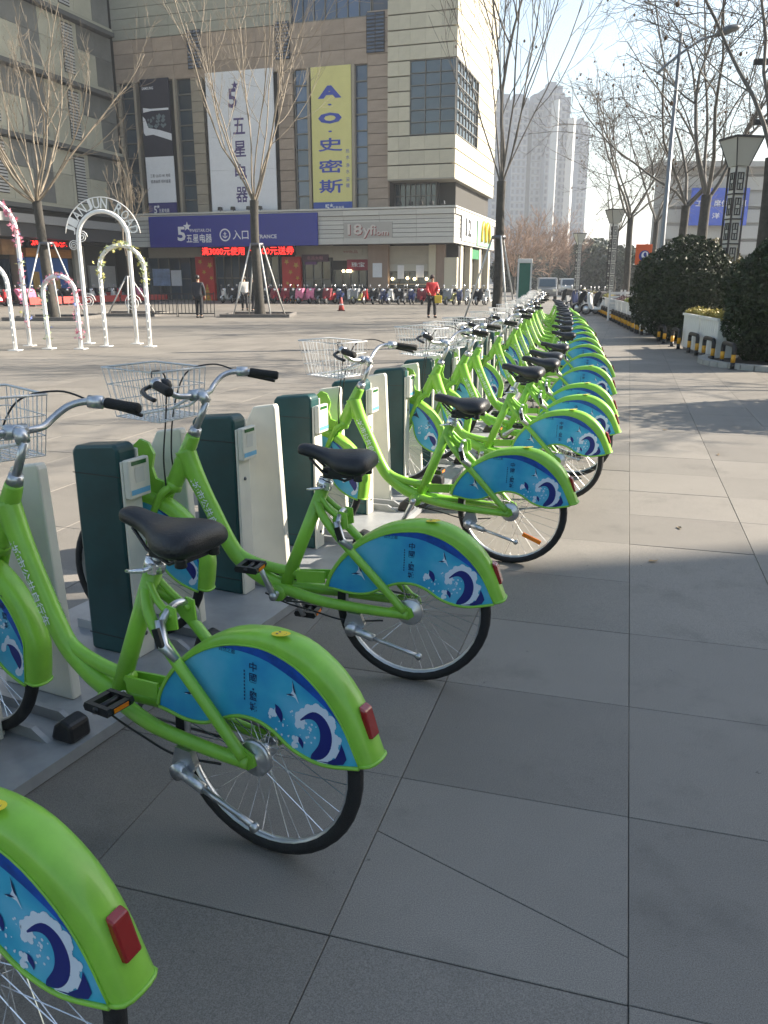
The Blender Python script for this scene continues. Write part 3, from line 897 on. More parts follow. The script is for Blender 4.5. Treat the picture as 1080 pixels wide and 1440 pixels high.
# ================================================================== GROUND
def granite(name, c1, c2, grid=False):
    m = bpy.data.materials.new(name); m.use_nodes = True
    nt = m.node_tree; b = nt.nodes['Principled BSDF']; b.inputs['Roughness'].default_value = 0.62
    b.inputs['Specular IOR Level'].default_value = 0.35
    tc = nt.nodes.new('ShaderNodeTexCoord'); geo = nt.nodes.new('ShaderNodeNewGeometry')
    def noise(sc, det, vec):
        n = nt.nodes.new('ShaderNodeTexNoise'); n.inputs['Scale'].default_value = sc; n.inputs['Detail'].default_value = det
        n.inputs['Roughness'].default_value = 0.7
        nt.links.new(vec, n.inputs['Vector']); return n.outputs['Fac']
    def mixc(fac, a, bb, mode='MIX'):
        x = nt.nodes.new('ShaderNodeMix'); x.data_type = 'RGBA'; x.blend_type = mode
        for sock, val in (('Factor', fac), ('A', a), ('B', bb)):
            if isinstance(val, (int, float)): x.inputs[sock].default_value = val
            elif isinstance(val, tuple): x.inputs[sock].default_value = (*val, 1)
            else: nt.links.new(val, x.inputs[sock])
        return x.outputs['Result']
    P = geo.outputs['Position']
    def ramp(v, p0, p1):
        mr = nt.nodes.new('ShaderNodeMapRange'); mr.inputs['From Min'].default_value = p0; mr.inputs['From Max'].default_value = p1
        nt.links.new(v, mr.inputs['Value']); return mr.outputs['Result']
    base = mixc(ramp(noise(0.9, 6, P), 0.3, 0.7), c1, c2)
    speck = ramp(noise(330, 2, P), 0.36, 0.66)
    base = mixc(0.55, base, mixc(speck, tuple(v*0.62 for v in c1), tuple(min(1, v*1.42) for v in c2)))
    stain = ramp(noise(1.9, 8, P), 0.54, 0.72)
    k = nt.nodes.new('ShaderNodeMath'); k.operation = 'MULTIPLY'; k.inputs[1].default_value = 0.42
    nt.links.new(stain, k.inputs[0])
    base = mixc(k.outputs[0], base, tuple(v*0.45 for v in c1))
    spot = ramp(noise(17, 3, P), 0.70, 0.74)
    k2 = nt.nodes.new('ShaderNodeMath'); k2.operation = 'MULTIPLY'; k2.inputs[1].default_value = 0.6
    nt.links.new(spot, k2.inputs[0])
    base = mixc(k2.outputs[0], base, (0.03, 0.03, 0.03))
    if grid:
        br = nt.nodes.new('ShaderNodeTexBrick')
        br.offset = 0.0; br.squash = 1.0
        br.inputs['Scale'].default_value = 1.0
        br.inputs['Mortar Size'].default_value = 0.0035
        br.inputs['Brick Width'].default_value = SW; br.inputs['Row Height'].default_value = SL
        br.inputs['Color1'].default_value = (0.88, 0.88, 0.88, 1); br.inputs['Color2'].default_value = (1.08, 1.08, 1.08, 1)
        br.inputs['Mortar'].default_value = (0.4, 0.4, 0.4, 1)
        nt.links.new(tc.outputs['Object'], br.inputs['Vector'])
        base = mixc(1.0, base, br.outputs['Color'], 'MULTIPLY')
    else:
        oi = nt.nodes.new('ShaderNodeObjectInfo')
        mr = nt.nodes.new('ShaderNodeMapRange'); mr.inputs['To Min'].default_value = 0.88; mr.inputs['To Max'].default_value = 1.10
        nt.links.new(oi.outputs['Random'], mr.inputs['Value'])
        base = mixc(1.0, base, mr.outputs['Result'], 'MULTIPLY')
    nt.links.new(base, b.inputs['Base Color'])
    bp = nt.nodes.new('ShaderNodeBump'); bp.inputs['Strength'].default_value = 0.05; bp.inputs['Distance'].default_value = 0.003
    nt.links.new(noise(260, 3, P), bp.inputs['Height']); nt.links.new(bp.outputs['Normal'], b.inputs['Normal'])
    return m
SW, SL = 0.694, 0.667
M_SLAB = granite('granite_slab', (0.152, 0.139, 0.121), (0.224, 0.206, 0.180))
M_PLAZA = granite('granite_plaza', (0.152, 0.139, 0.121), (0.224, 0.206, 0.180), True)
PA = math.radians(16.4)
PORG = at(884, 1149)
pav = empty('plaza_paving')
pav.location = (PORG[0], PORG[1], 0); pav.rotation_euler = (0, 0, -PA)
tag(pav, 'grey granite slab paving of the plaza', None, None, 'structure')
g = MB(); g.add([(-1500,-60,-0.012),(1500,-60,-0.012),(1500,2500,-0.012),(-1500,2500,-0.012)], [(0,1,2,3)])
tag(g.obj('ground', [mat('grout', (0.085, 0.082, 0.078), 0.9, var=0.7, scale=4)], fix=False), kind='structure')
I0, I1, J0, J1 = -10, 6, -3, 14
far = MB()
bx0, bx1, by0, by1 = I0*SW, I1*SW, J0*SL, J1*SL
for (a, b, c, d) in ((-400, 400, by1, 400), (-400, 400, -40, by0), (-400, bx0, by0, by1), (bx1, 400, by0, by1)):
    far.add([(a, c, 0), (b, c, 0), (b, d, 0), (a, d, 0)], [(0, 1, 2, 3)])
fo = far.obj('far_paving', [M_PLAZA], pav, fix=False)
sb = MB()
e = 0.0011
sb.add([(e,e,-0.011),(SW-e,e,-0.011),(SW-e,SL-e,-0.011),(e,SL-e,-0.011),(e,e,-0.002),(SW-e,e,-0.002),(SW-e,SL-e,-0.002),(e,SL-e,-0.002),
        (e+.0015,e+.0015,0),(SW-e-.0015,e+.0015,0),(SW-e-.0015,SL-e-.0015,0),(e+.0015,SL-e-.0015,0)],
       [(0,1,5,4),(1,2,6,5),(2,3,7,6),(3,0,4,7),(4,5,9,8),(5,6,10,9),(6,7,11,10),(7,4,8,11),(8,9,10,11)])
slab_me = sb.mesh('slab', [M_SLAB])
rs = random.Random(3)
for i in range(I0, I1):
    for j in range(J0, J1):
        if (i, j) == (-1, -1): continue
        link('slab', slab_me, pav, (i*SW, j*SL, rs.uniform(-0.0015, 0.001)), (rs.uniform(-.001, .001), rs.uniform(-.001, .001), rs.uniform(-.0015, .0015)))
# the one slab cut across by a diagonal joint
def tolocal(q):
    d = np.array(q)[:2]-PORG[:2]; c_, s_ = math.cos(-PA), math.sin(-PA)
    return (d[0]*c_+d[1]*s_, -d[0]*s_+d[1]*c_)
def piece(poly):
    m = MB(); m.prism(poly, -0.011, 0.0, axes='xy'); o = m.obj('slab', [M_SLAB], pav); bevel(o, 0.0015, 1)
X0, X1, Y0, Y1 = -SW+e, -e, -SL+e, -e
piece([(X0, Y0), (X1, Y0), (X1, -SL*0.80-0.0012), (X0, -SL*0.40-0.0012)])
piece([(X0, Y1), (X0, -SL*0.40+0.0012), (X1, -SL*0.80+0.0012), (X1, Y1)])

# road beyond the planters, a little lower, with kerb
M_ASPH = mat('asphalt', (0.055, 0.055, 0.057), 0.85, var=0.25, scale=3, bump=0.3, bscale=60)
def rowx(Y): return 6.2+(Y-14.4)*0.135+(max(0, Y-25)*0.045)
rd = MB()
pts = [(rowx(Y)+2.6, Y) for Y in (-40, 0, 14, 26, 40, 60, 100, 200)]
rd.add([(x, y, 0.006) for x, y in pts]+[(x+9, y, 0.006) for x, y in pts], [(i, 8+i, 8+i+1, i+1) for i in range(7)])
tag(rd.obj('road', [M_ASPH], fix=False), kind='structure')
kb = MB()
for i in range(7):
    (x0_, y0_), (x1_, y1_) = pts[i], pts[i+1]
    kb.add([(x0_-.15,y0_,0),(x1_-.15,y1_,0),(x1_,y1_,0),(x0_,y0_,0),(x0_-.15,y0_,.13),(x1_-.15,y1_,.13),(x1_,y1_,.13),(x0_,y0_,.13)], [(4,5,6,7),(0,1,5,4),(3,7,6,2)])
tag(kb.obj('kerb', [mat('kerb_stone', (0.33, 0.32, 0.30), 0.8, var=0.15, scale=4)]), kind='structure')

# ================================================================== MALL BUILDING
BA = math.radians(-17.5)
BO = np.array([4.9, 60.0])
ex = np.array([math.cos(BA), math.sin(BA)]); ey = np.array([-math.sin(BA), math.cos(BA)])
def fp(px, py, t=0.0):
    """pixel -> (s, z) on the facade plane at inward offset t"""
    d = ray(px, py); o = np.array([0, 0, CAM_H]); n = ey
    k = (np.dot(BO+ey*t, n))/np.dot(d[:2], n)
    q = o+d*k
    return float(np.dot(q[:2]-BO, ex)), float(q[2])
def rp(px, py, s=0.0):
    """pixel -> (t, z) on a plane square to the facade at s"""
    d = ray(px, py); k = np.dot(BO+ex*s, ex)/np.dot(d[:2], ex)
    q = np.array([0, 0, CAM_H])+d*k
    return float(np.dot(q[:2]-BO, ey)), float(q[2])
SC = fp(168, 200)[0]            # inner corner with the left wing
M_BEIGE = mat('beige_panel', (0.50, 0.46, 0.35), 0.6, var=0.08, scale=1.2, rnd=0.09)
M_BROWN = mat('brown_stone', (0.32, 0.25, 0.195), 0.7, var=0.14, scale=1.5, rnd=0.12)
M_TAUPE = mat('taupe_stone', (0.30, 0.26, 0.20), 0.7, var=0.12, scale=1.5, rnd=0.10)
M_JOINT = mat('joint_dark', (0.05, 0.047, 0.042), 0.9)
M_GLASS = mat('window_glass', (0.025, 0.045, 0.065), 0.06, spec=0.9, rnd=0.5)
M_GLASSB = mat('blue_glass', (0.03, 0.06, 0.13), 0.06, spec=0.9, rnd=0.4)
M_FRAME = mat('window_frame', (0.13, 0.125, 0.115), 0.5, 0.3)
M_BAND = mat('sign_band_panel', (0.50, 0.49, 0.45), 0.55, var=0.08, scale=1, rnd=0.06)
M_VENT = mat('louvre_blue', (0.06, 0.085, 0.13), 0.5, rnd=0.2)
M_DARKIN = mat('dark_interior', (0.02, 0.019, 0.018), 0.8)
M_SHOPW = mat('shop_wall', (0.40, 0.37, 0.31), 0.7, var=0.1, scale=2)
M_NAVYSIGN = mat('navy_sign', (0.004, 0.014, 0.25), 0.4, var=0.06, scale=2)
M_WHITE = mat('sign_white', (0.72, 0.73, 0.76), 0.5, var=0.04, scale=2)
M_REDSIGN = mat('red_panel', (0.55, 0.02, 0.015), 0.45, var=0.15, scale=2)
M_GOLD = mat('gold_print', (0.62, 0.36, 0.05), 0.5)
UNIT = {}
def ubox(m):
    if m.name not in UNIT:
        b = MB(); b.box(0, 1, 0, 1, 0, 1); UNIT[m.name] = b.mesh('panel', [m])
    return UNIT[m.name]
def panel(name, parent, m, s0, s1, t0, t1, z0, z1):
    return link(name, ubox(m), parent, (s0, t0, z0), None, (s1-s0, t1-t0, z1-z0))
mall = empty('mall_building', (BO[0], BO[1], 0), (0, 0, BA))
tag(mall, 'large beige and brown stone shopping mall with tall banners and corner windows', 'building')
HT = 34.0
s_beige = fp(545, 200)[0]
# backing walls
tend = rp(696, 200)[0]
w = MB()
w.box(SC-14, s_beige, 0.55, tend-.1, 6.3, HT-3)
w.box(s_beige, -0.35, 0.35, tend-.05, 8.45, HT)
w.box(SC-14, -0.4, 2.2, tend-.1, 0, 8.45)
w.box(s_beige, -1.6, 1.7, 2.25, 6.4, 8.4)
w.obj('wall', [M_JOINT], mall)
# --- beige corner block: front panels
R = random.Random(21)
wz0, wz1 = fp(600, 200)[1], fp(600, 75)[1]
ws0, ws1 = fp(576, 140)[0], -0.25
cols = [s_beige, (s_beige+ws0)/2, ws0]+[ws0+(0-ws0)*k/3 for k in (1, 2, 3)]
rows = []
z = 8.45
while z < HT: rows.append(z); z += 0.94
gap = 0.085
for z in rows:
    for a, b in zip(cols[:-1], cols[1:]):
        z1 = z+0.94-gap
        if a >= ws0-0.01 and b > ws0+0.01 and z+0.3 > wz0 and z1-0.3 < wz1: continue
        panel('cladding_panel', mall, M_BEIGE, a+0.004, min(b-0.004, 0), 0.0, 0.33, z, z1)
# right flank panels
tw0, tw1 = 0.35, rp(679, 150)[0]
tend = rp(696, 200)[0]
tcols = [0.34]+[0.34+(tend-0.34)*k/6 for k in range(1, 7)]
rz0, rz1 = rp(660, 215)[1], rp(660, 100)[1]
for z in rows:
    for a, b in zip(tcols[:-1], tcols[1:]):
        z1 = z+0.94-gap
        if b <= tw1+0.6 and z+0.3 > wz0 and z1-0.3 < wz1: continue
        panel('cladding_panel', mall, M_BEIGE, -0.33, 0.0, a+0.004, b-0.004, z, z1)
sf = MB(); sf.box(s_beige, 0.0, 0.0, tend, 8.36, 8.445)
sf.obj('soffit', [mat('soffit', (0.30, 0.28, 0.23), 0.8)], mall)
# corner window, both faces
def glazing(parent, s0, s1, z0, z1, nc, nr, t, m=M_GLASS, fw=0.06):
    fr = MB()
    for k in range(nc+1):
        s = s0+(s1-s0)*k/nc; fr.box(s-fw/2, s+fw/2, t-0.07, t+0.03, z0, z1)
    fo = None
    for k in range(nr+1):
        z = z0+(z1-z0)*k/nr; fr.box(s0, s1, t-0.068, t+0.03, z-fw/2, z+fw/2)
    fo = fr.obj('window', [M_FRAME], parent)
    for i in range(nc):
        for j in range(nr):
            a = s0+(s1-s0)*i/nc; b = s0+(s1-s0)*(i+1)/nc; c = z0+(z1-z0)*j/nr; d = z0+(z1-z0)*(j+1)/nr
            o = link('pane', ubox(m), fo, (a, t+0.035, c), None, (b-a, 0.02, d-c))
    return fo
zr0 = min(z for z in rows if z+0.3 > wz0); zr1 = max(z for z in rows if z+0.94-gap-0.3 < wz1)+0.94
glazing(mall, ws0+0.02, -0.1, zr0+0.03, zr1-0.05, 3, 6, 0.15)
fl = empty('window_flank'); fl.parent = mall; fl.location = (-0.15, 0.34, 0); fl.rotation_euler = (0, 0, math.pi/2)
tw = max(t for t in tcols if t <= tw1+0.61)
fr = MB()
nC = 7
for k in range(nC+1):
    t = 0.30+(tw-0.34)*k/nC; fr.box(-0.12, -0.02, t-0.035, t+0.035, zr0+0.03, zr1-0.05)
for k in range(7):
    z = zr0+0.03+(zr1-zr0-0.08)*k/6; fr.box(-0.118, -0.021, 0.30, tw, z-0.03, z+0.03)
bpy.data.objects.remove(fl)
fo = fr.obj('window', [M_FRAME], mall)
for i in range(nC):
    for j in range(6):
        a = 0.30+(tw-0.34)*i/nC; b = 0.30+(tw-0.34)*(i+1)/nC; c = zr0+0.03+(zr1-zr0-0.08)*j/6; d = c+(zr1-zr0-0.08)/6
        link('pane', ubox(M_GLASS), fo, (-0.19, a, c), None, (0.02, b-a, d-c))
# --- brown stone field, openings for glass and banners
o1 = (fp(172, 200)[0], fp(271, 200)[0]); o2 = (fp(287, 200)[0], fp(391, 200)[0]); o3 = (fp(412, 200)[0], fp(516, 200)[0])
ztop = [fp(222, 112)[1], fp(338, 104)[1], fp(464, 92)[1]]
zt = max(ztop)
ZB = 6.5
def stone_rows(s0, s1, z0, z1, m, dz, nw):
    z = z0
    while z < z1-0.1:
        zz = min(z+dz, z1)
        for k in range(nw):
            a = s0+(s1-s0)*k/nw; b = s0+(s1-s0)*(k+1)/nw
            panel('stone_panel', mall, m, a+0.008, b-0.008, 0.20, 0.545, z, zz-0.035)
        z = zz
stone_rows(SC, o1[0], ZB, zt, M_TAUPE, 0.72, 1)
stone_rows(o1[1], o2[0], ZB, zt, M_TAUPE, 0.72, 1)
stone_rows(o2[1], o3[0], ZB, zt, M_BROWN, 0.72, 1)
stone_rows(o3[1], s_beige, ZB, zt+3.2, M_BROWN, 0.72, 1)
stone_rows(SC, o3[1], zt, zt+2.9, M_BROWN, 0.98, 12)
zq = zt+2.9
z = zq
while z < zq+4.2:
    for k in range(6):
        a = SC+(o3[0]-SC)*k/6; b = SC+(o3[0]-SC)*(k+1)/6
        panel('cladding_panel', mall, mat('grey_green_panel', (0.30, 0.30, 0.25), 0.6, var=0.1, scale=1, rnd=0.08), a+0.01, b-0.01, 0.15, 0.545, z, z+0.66)
    z += 0.70
glazing(mall, o3[0]+0.05, s_beige-1.3, zq+0.02, zq+4.0, 7, 2, 0.35, M_GLASSB)
glazing(mall, s_beige-1.2, s_beige, zq+0.1, zq+4.0, 1, 2, 0.40, M_VENT)
# louvre vents
for (x0_, x1_, y0_, y1_) in ((260, 283, 42, 95), (385, 407, 30, 82), (514, 540, 17, 72)):
    s0, zv1 = fp(x0_, y0_); s1, zv0 = fp(x1_, y1_)
    v = MB(); v.box(s0, s1, 0.12, 0.195, zv0, zv1)
    vo = v.obj('louvre_vent', [M_JOINT], mall)
    n = 11
    for k in range(n):
        zz = zv0+(zv1-zv0)*(k+0.15)/n
        for (a, b) in ((s0+0.06, (s0+s1)/2-0.04), ((s0+s1)/2+0.04, s1-0.06)):
            link('slat', ubox(M_VENT), vo, (a, 0.04, zz), (math.radians(-18), 0, 0), (b-a, 0.09, (zv1-zv0)/n*0.62))
# recessed glass strips beside the banners
for (x0_, x1_, zt_) in ((174, 193, ztop[0]), (251, 270, ztop[0]), (414, 433, ztop[2]), (498, 515, ztop[2])):
    s0 = fp(x0_, 200)[0]; s1 = fp(x1_, 200)[0]
    glazing(mall, s0, s1, ZB, zt_, 1, 9, 0.42, M_GLASSB if x0_ > 400 else M_GLASS, 0.09)
for (px, zt_) in ((194.0, ztop[0]), (249, ztop[0]), (434.5, ztop[2]), (496.5, ztop[2])):
    s0 = fp(px, 200)[0]
    panel('mullion', mall, M_TAUPE, s0-0.10, s0+0.10, 0.05, 0.54, ZB, zt_)
for (a, b, zt_) in ((o1[0], o1[1], ztop[0]), (o3[0], o3[1], ztop[2]), (o2[0], o2[1], ztop[1])):
    if zt-zt_ > 0.05: panel('lintel', mall, M_TAUPE, a, b, 0.2, 0.54, zt_, zt-0.003)

# --- sign band along the front and round the corner
zb0, zb1 = 4.12, 6.40
BT = -0.75
sL = SC-0.5
bn = MB()
bn.box(sL, 0.12, BT+0.12, 2.3, zb0, zb1); bn.box(-1.0, 0.12, 2.31, tend, zb0, zb1)
band = bn.obj('sign_band', [M_JOINT], mall)
levels = [zb0-0.03, zb0+0.42, zb0+0.72, zb0+1.02, zb0+1.32, zb0+1.62, zb0+1.92, zb1+0.02]
segs = [sL+(0.22-sL)*k/10 for k in range(11)]
for k in range(7):
    dep = [0.0, 0.05, 0.05, 0.05, 0.05, 0.05, -0.06][k]
    for a, b in zip(segs[:-1], segs[1:]):
        panel('band_panel', mall, M_BAND, a+0.006, b-0.006, BT+dep, BT+0.115, levels[k], levels[k+1]-0.035)
    for q in range(5):
        fs_ = (tend-BT-0.13)/5; a = BT+0.13+q*fs_
        panel('band_panel', mall, M_BAND, 0.13, 0.235-dep, a, a+fs_-.01, levels[k], levels[k+1]-0.035)
panel('coping', mall, M_BAND, sL, 0.34, BT-0.14, BT+0.3, zb1+0.025, zb1+0.15)
panel('coping', mall, M_BAND, 0.0, 0.345, BT+0.31, tend-.05, zb1+0.025, zb1+0.15)
# balcony glazing behind the coping
glazing(mall, s_beige+0.1, -1.7, 6.6, 8.3, 8, 2, 1.60, M_GLASS)
# floodlights standing on the band
for px in (310, 328, 350, 366, 562, 578, 592, 607, 623):
    s0 = fp(px, 292, -0.5)[0]
    fl = empty('floodlight'); fl.parent = None
    loc = BO+ex*s0+ey*(-0.5)
    fl.location = (loc[0], loc[1], zb1+0.15); fl.rotation_euler = (0, 0, BA)
    b = MB(); b.prism([(-0.14,0.10),(0.14,0.10),(0.10,0.34),(-0.10,0.34)], -0.22, 0.12); b.obj('lamp_housing', [M_BLACK], fl)
    b = MB(); b.tube([(0,0,0),(0,0,0.12)], 0.03, 6); b.box(-0.12, 0.12, -0.06, 0.06, 0, 0.02); b.obj('bracket', [M_STEELDARK], fl)
    tag(fl, 'small black floodlight standing on the ledge above the shop signs', 'floodlight', 'floodlights on the mall ledge')

# --- ground floor
GT = 1.5
def shop_glass(x0_, x1_, y0_, y1_, nc, nr, m=None, t=GT):
    s0, z1 = fp(x0_, y0_, t); s1, z0 = fp(x1_, y1_, t)
    return glazing(mall, s0, s1, max(z0, 0.05), z1, nc, nr, t-0.02, m or M_GLASS, 0.07)
def blockp(name, x0_, x1_, y0_, y1_, m, t0, t1):
    s0, z1 = fp(x0_, y0_, t0); s1, z0 = fp(x1_, y1_, t0)
    return panel(name, mall, m, s0, s1, t0, t1, max(z0, 0.0), z1)
M_COLST = mat('column_stone', (0.30, 0.22, 0.17), 0.7, var=0.12, scale=2)
YB = 430
fs = MB(); a0 = fp(205, 400, GT)[0]
fs.box(a0, 0.05, GT+0.05, 2.19, 0, zb0-0.01); fs.obj('shopfront_wall', [M_DARKIN], mall)
blockp('fascia', 208, 283, 346, 362, M_SHOPW, GT-0.12, GT+0.03)
blockp('fascia', 415, 468, 346, 362, M_SHOPW, GT-0.12, GT+0.03)
blockp('fascia', 468, 517, 346, 366, M_SHOPW, GT-0.10, GT+0.03)
blockp('fascia', 546, 603, 346, 371, M_SHOPW, GT-0.12, GT+0.03)
shop_glass(208, 272, 363, YB, 4, 2); shop_glass(304, 394, 360, YB, 8, 2); shop_glass(428, 466, 363, YB, 3, 2); shop_glass(470, 516, 380, YB, 4, 1); shop_glass(548, 601, 382, YB, 4, 2)
blockp('transom', 546, 602, 371.5, 382, mat('pale_transom', (0.42, 0.42, 0.38), 0.6), GT-0.08, GT+0.03)
for (a, b) in ((274, 303), (396, 424)):
    blockp('red_pillar', a, b, 361, YB, M_REDSIGN, GT-0.35, GT+0.02)
for (a, b) in ((517, 545), (603, 611)):
    blockp('column', a, b, 344, YB, M_COLST if a == 517 else M_BEIGE, GT-0.6, GT+0.03)
blockp('column', 612, 624, 344, YB, M_COLST, GT-0.4, GT+0.03)
blockp('column', 625, 641, 362, YB, M_BEIGE, GT-0.5, GT+0.03)
# gold ornaments on the red pillars
go = MB()
for (a, b) in ((274, 303), (396, 424)):
    for (cx_, cy_, r) in ((.25,.12,.22),(.72,.2,.26),(.45,.36,.2),(.8,.5,.18),(.3,.62,.16)):
        s0, z0 = fp(a+(b-a)*cx_, 361+60*cy_, GT-0.352)
        go.add([(s0+r*(1 if k % 2 else .45)*math.sin(2*math.pi*k/10), GT-0.354, z0+r*(1 if k % 2 else .45)*math.cos(2*math.pi*k/10)) for k in range(10)], [tuple(range(10))])
    s0, z0 = fp(a+(b-a)*.62, 412, GT-0.352)
    for k in range(6): go.add([(s0-.34+.05*k, GT-0.356, z0-.6+.22*k), (s0+.34-.05*k, GT-0.356, z0-.6+.22*k), (s0+.28-.05*k, GT-0.356, z0-.42+.22*k), (s0-.28+.05*k, GT-0.356, z0-.42+.22*k)], [(0,1,2,3)])
o = go.obj('gold_ornament', [M_GOLD], mall, fix=False); o['kind'] = 'stuff'
# posters, notices, shop displays
for (a, b, c, d, m) in ((214,240,378,402,mat('poster_blue',(0.25,0.33,0.5),0.5,var=0.3,scale=3)),(240,256,380,402,M_WHITE),(524,537,370,390,M_WHITE),(559,568,373,392,M_WHITE),(585,596,373,390,M_WHITE),(429,445,366,372,mat('poster_purple',(0.15,0.05,0.2),0.5))):
    blockp('poster', a, b, c, d, m, GT-0.13 if not 517 <= a <= 540 else GT-0.64, GT-0.10 if not 517 <= a <= 540 else GT-0.605)
M_WARM = mat('warm_shop_lamp', (1, .8, .5), 0.5, emit=(1, .75, .42), estr=3)
for (px, py) in ((483,381),(489,381),(493,381),(552,392),(573,391),(583,392),(600,392)):
    s0, z0 = fp(px, py, GT-0.2)
    b = MB(); b.lathe([(0.02,-.12),(.10,-.06),(.12,0),(.08,.07),(.02,.10)], 10, Matrix.Translation((s0, GT-0.22, z0)))
    b.obj('shop_lamp', [M_WARM], mall)
for k in range(4):
    blockp('display_shelf', 549, 600, 399+6*k, 400.6+6*k, mat('shelf_tan', (0.42,0.33,0.22), 0.6), GT-0.16, GT-0.08)
# right flank of the ground floor
rf_ = MB(); rf_.box(-1.0, -0.6, 2.31, tend-.2, 0, zb0-0.01); rf_.obj('flank_wall', [M_SHOPW], mall)
for k, t in enumerate([q for q in (2.4, 5.8, 9.5, 13.5, 17.5, 21.5) if q < tend-1]):
    panel('column', mall, M_BEIGE, -0.59, 0.05, t, t+0.8, 0, zb0-0.035)
    if t+3.0 < tend: panel('shop_window', mall, M_GLASS, -0.58, -0.5, t+1.2, t+2.9, 0.3, 3.2)
panel('shop_awning', mall, mat('green_awning', (0.02, 0.16, 0.06), 0.6), -0.49, 0.03, 6.7, 9.4, 3.2, 3.9)
panel('shop_poster', mall, mat('poster_yellow', (0.7, 0.5, 0.05), 0.6), -0.495, -0.42, 10.4, 11.0, 1.2, 3.0)

# ------------------------------------------------------------------ signs and banners (each a thing of its own)
def sign_empty(name, s, t, z, label, cat='sign', group=None, rot=0.0):
    p = BO+ex*s+ey*t
    e_ = empty(name, (p[0], p[1], z), (0, 0, BA+rot))
    tag(e_, label, cat, group)
    return e_
def anchor_logo(mb, cx_, cz_, r, y, mi):
    n = 20
    mb.add([(cx_+r*math.cos(2*math.pi*k/n), y, cz_+r*math.sin(2*math.pi*k/n)) for k in range(n)], [tuple(range(n))], mi)
def star(mb, cx_, cz_, r, y, mi):
    mb.add([(cx_+r*(1 if k % 2 == 0 else .42)*math.sin(math.pi*k/5), y, cz_+r*(1 if k % 2 == 0 else .42)*math.cos(math.pi*k/5)) for k in range(10)], [tuple(range(10))], mi)
# main blue sign
sA, zA = fp(210, 309, BT-0.05); sB, zB = fp(448, 346, BT-0.05)
sg = sign_empty('shop_sign', sA, BT-0.10, 0, 'long navy blue shop sign with white characters and an anchor badge above the entrance')
b = MB(); b.box(0, sB-sA, -0.10, 0.05, 4.02, zb1-0.1); bevel(b.obj('board', [M_NAVYSIGN], sg), 0.03)
L_ = MB(); W_ = sB-sA; yy = -0.112
def onS(u, v): return (u, yy, v)
Z0, Z1 = 4.02, zb1-0.1; Hh = Z1-Z0
def fx(px): return (px-210)/238*W_
put_text(L_, '5', fx(252), fx(264), Z0+Hh*.20, Z0+Hh*.66, onS, 0, 0.03)
star(L_, fx(267), Z0+Hh*.66, .36, yy, 0)
put_text(L_, 'FIVESTAR.CN', fx(271), fx(301), Z0+Hh*.48, Z0+Hh*.58, onS, 0, 0.01)
put_text(L_, '五星电器', fx(265), fx(302), Z0+Hh*.14, Z0+Hh*.42, onS, 0, 0.015)
# badge: ring with an anchor
cx_, cz_ = fx(321), Z0+Hh*.37
ring = [(cx_+.46*math.cos(2*math.pi*k/28), yy, cz_+.46*math.sin(2*math.pi*k/28)) for k in range(28)]+[(cx_+.36*math.cos(2*math.pi*k/28), yy, cz_+.36*math.sin(2*math.pi*k/28)) for k in range(28)]
L_.add(ring, [(k, (k+1) % 28, 28+(k+1) % 28, 28+k) for k in range(28)])
L_.box(cx_-.035, cx_+.035, yy-.004, yy, cz_-.24, cz_+.22); L_.box(cx_-.12, cx_+.12, yy-.003, yy+.001, cz_+.06, cz_+.12)
arcp = [(cx_+.22*math.cos(math.radians(200+140*k/10)), cz_+.02+.24*math.sin(math.radians(200+140*k/10))) for k in range(11)]
L_.add([(p[0], yy-.002, p[1]) for p in arcp]+[(cx_+(p[0]-cx_)*.7, yy-.002, cz_+.02+(p[1]-cz_-.02)*.72) for p in arcp], [(k, k+1, 12+k, 11+k) for k in range(10)])
put_text(L_, '入口', fx(332), fx(354), Z0+Hh*.22, Z0+Hh*.52, onS, 0, 0.012)
put_text(L_, 'ENTRANCE', fx(357), fx(393), Z0+Hh*.24, Z0+Hh*.36, onS, 0, 0.015)
L_.obj('lettering', [M_WHITE], sg, fix=False)
# red scrolling text sign
sA, zA = fp(283, 347, 0.2); sB, zB = fp(416, 359, 0.2)
sg = sign_empty('text_display', sA, 0.1, 0, 'black LED display with glowing red characters above the mall entrance', 'display')
b = MB(); b.box(0, sB-sA, 0, 0.2, zB, zA); b.obj('casing', [M_DARKIN], sg)
L_ = MB(); yy = -0.012
put_text(L_, '满3000元使用', 0.1, (sB-sA)*.47, zB+.06, zA-.06, lambda u, v: (u, -0.012, v), 0, 0.0)
put_text(L_, '卡100元送券', (sB-sA)*.53, (sB-sA)-.1, zB+.06, zA-.06, lambda u, v: (u, -0.012, v), 0, 0.0)
M_LED = mat('red_led', (0.8, 0.02, 0.02), 0.5, emit=(1.0, 0.02, 0.015), estr=1.6)
L_.obj('lettering', [M_LED], sg, fix=False)
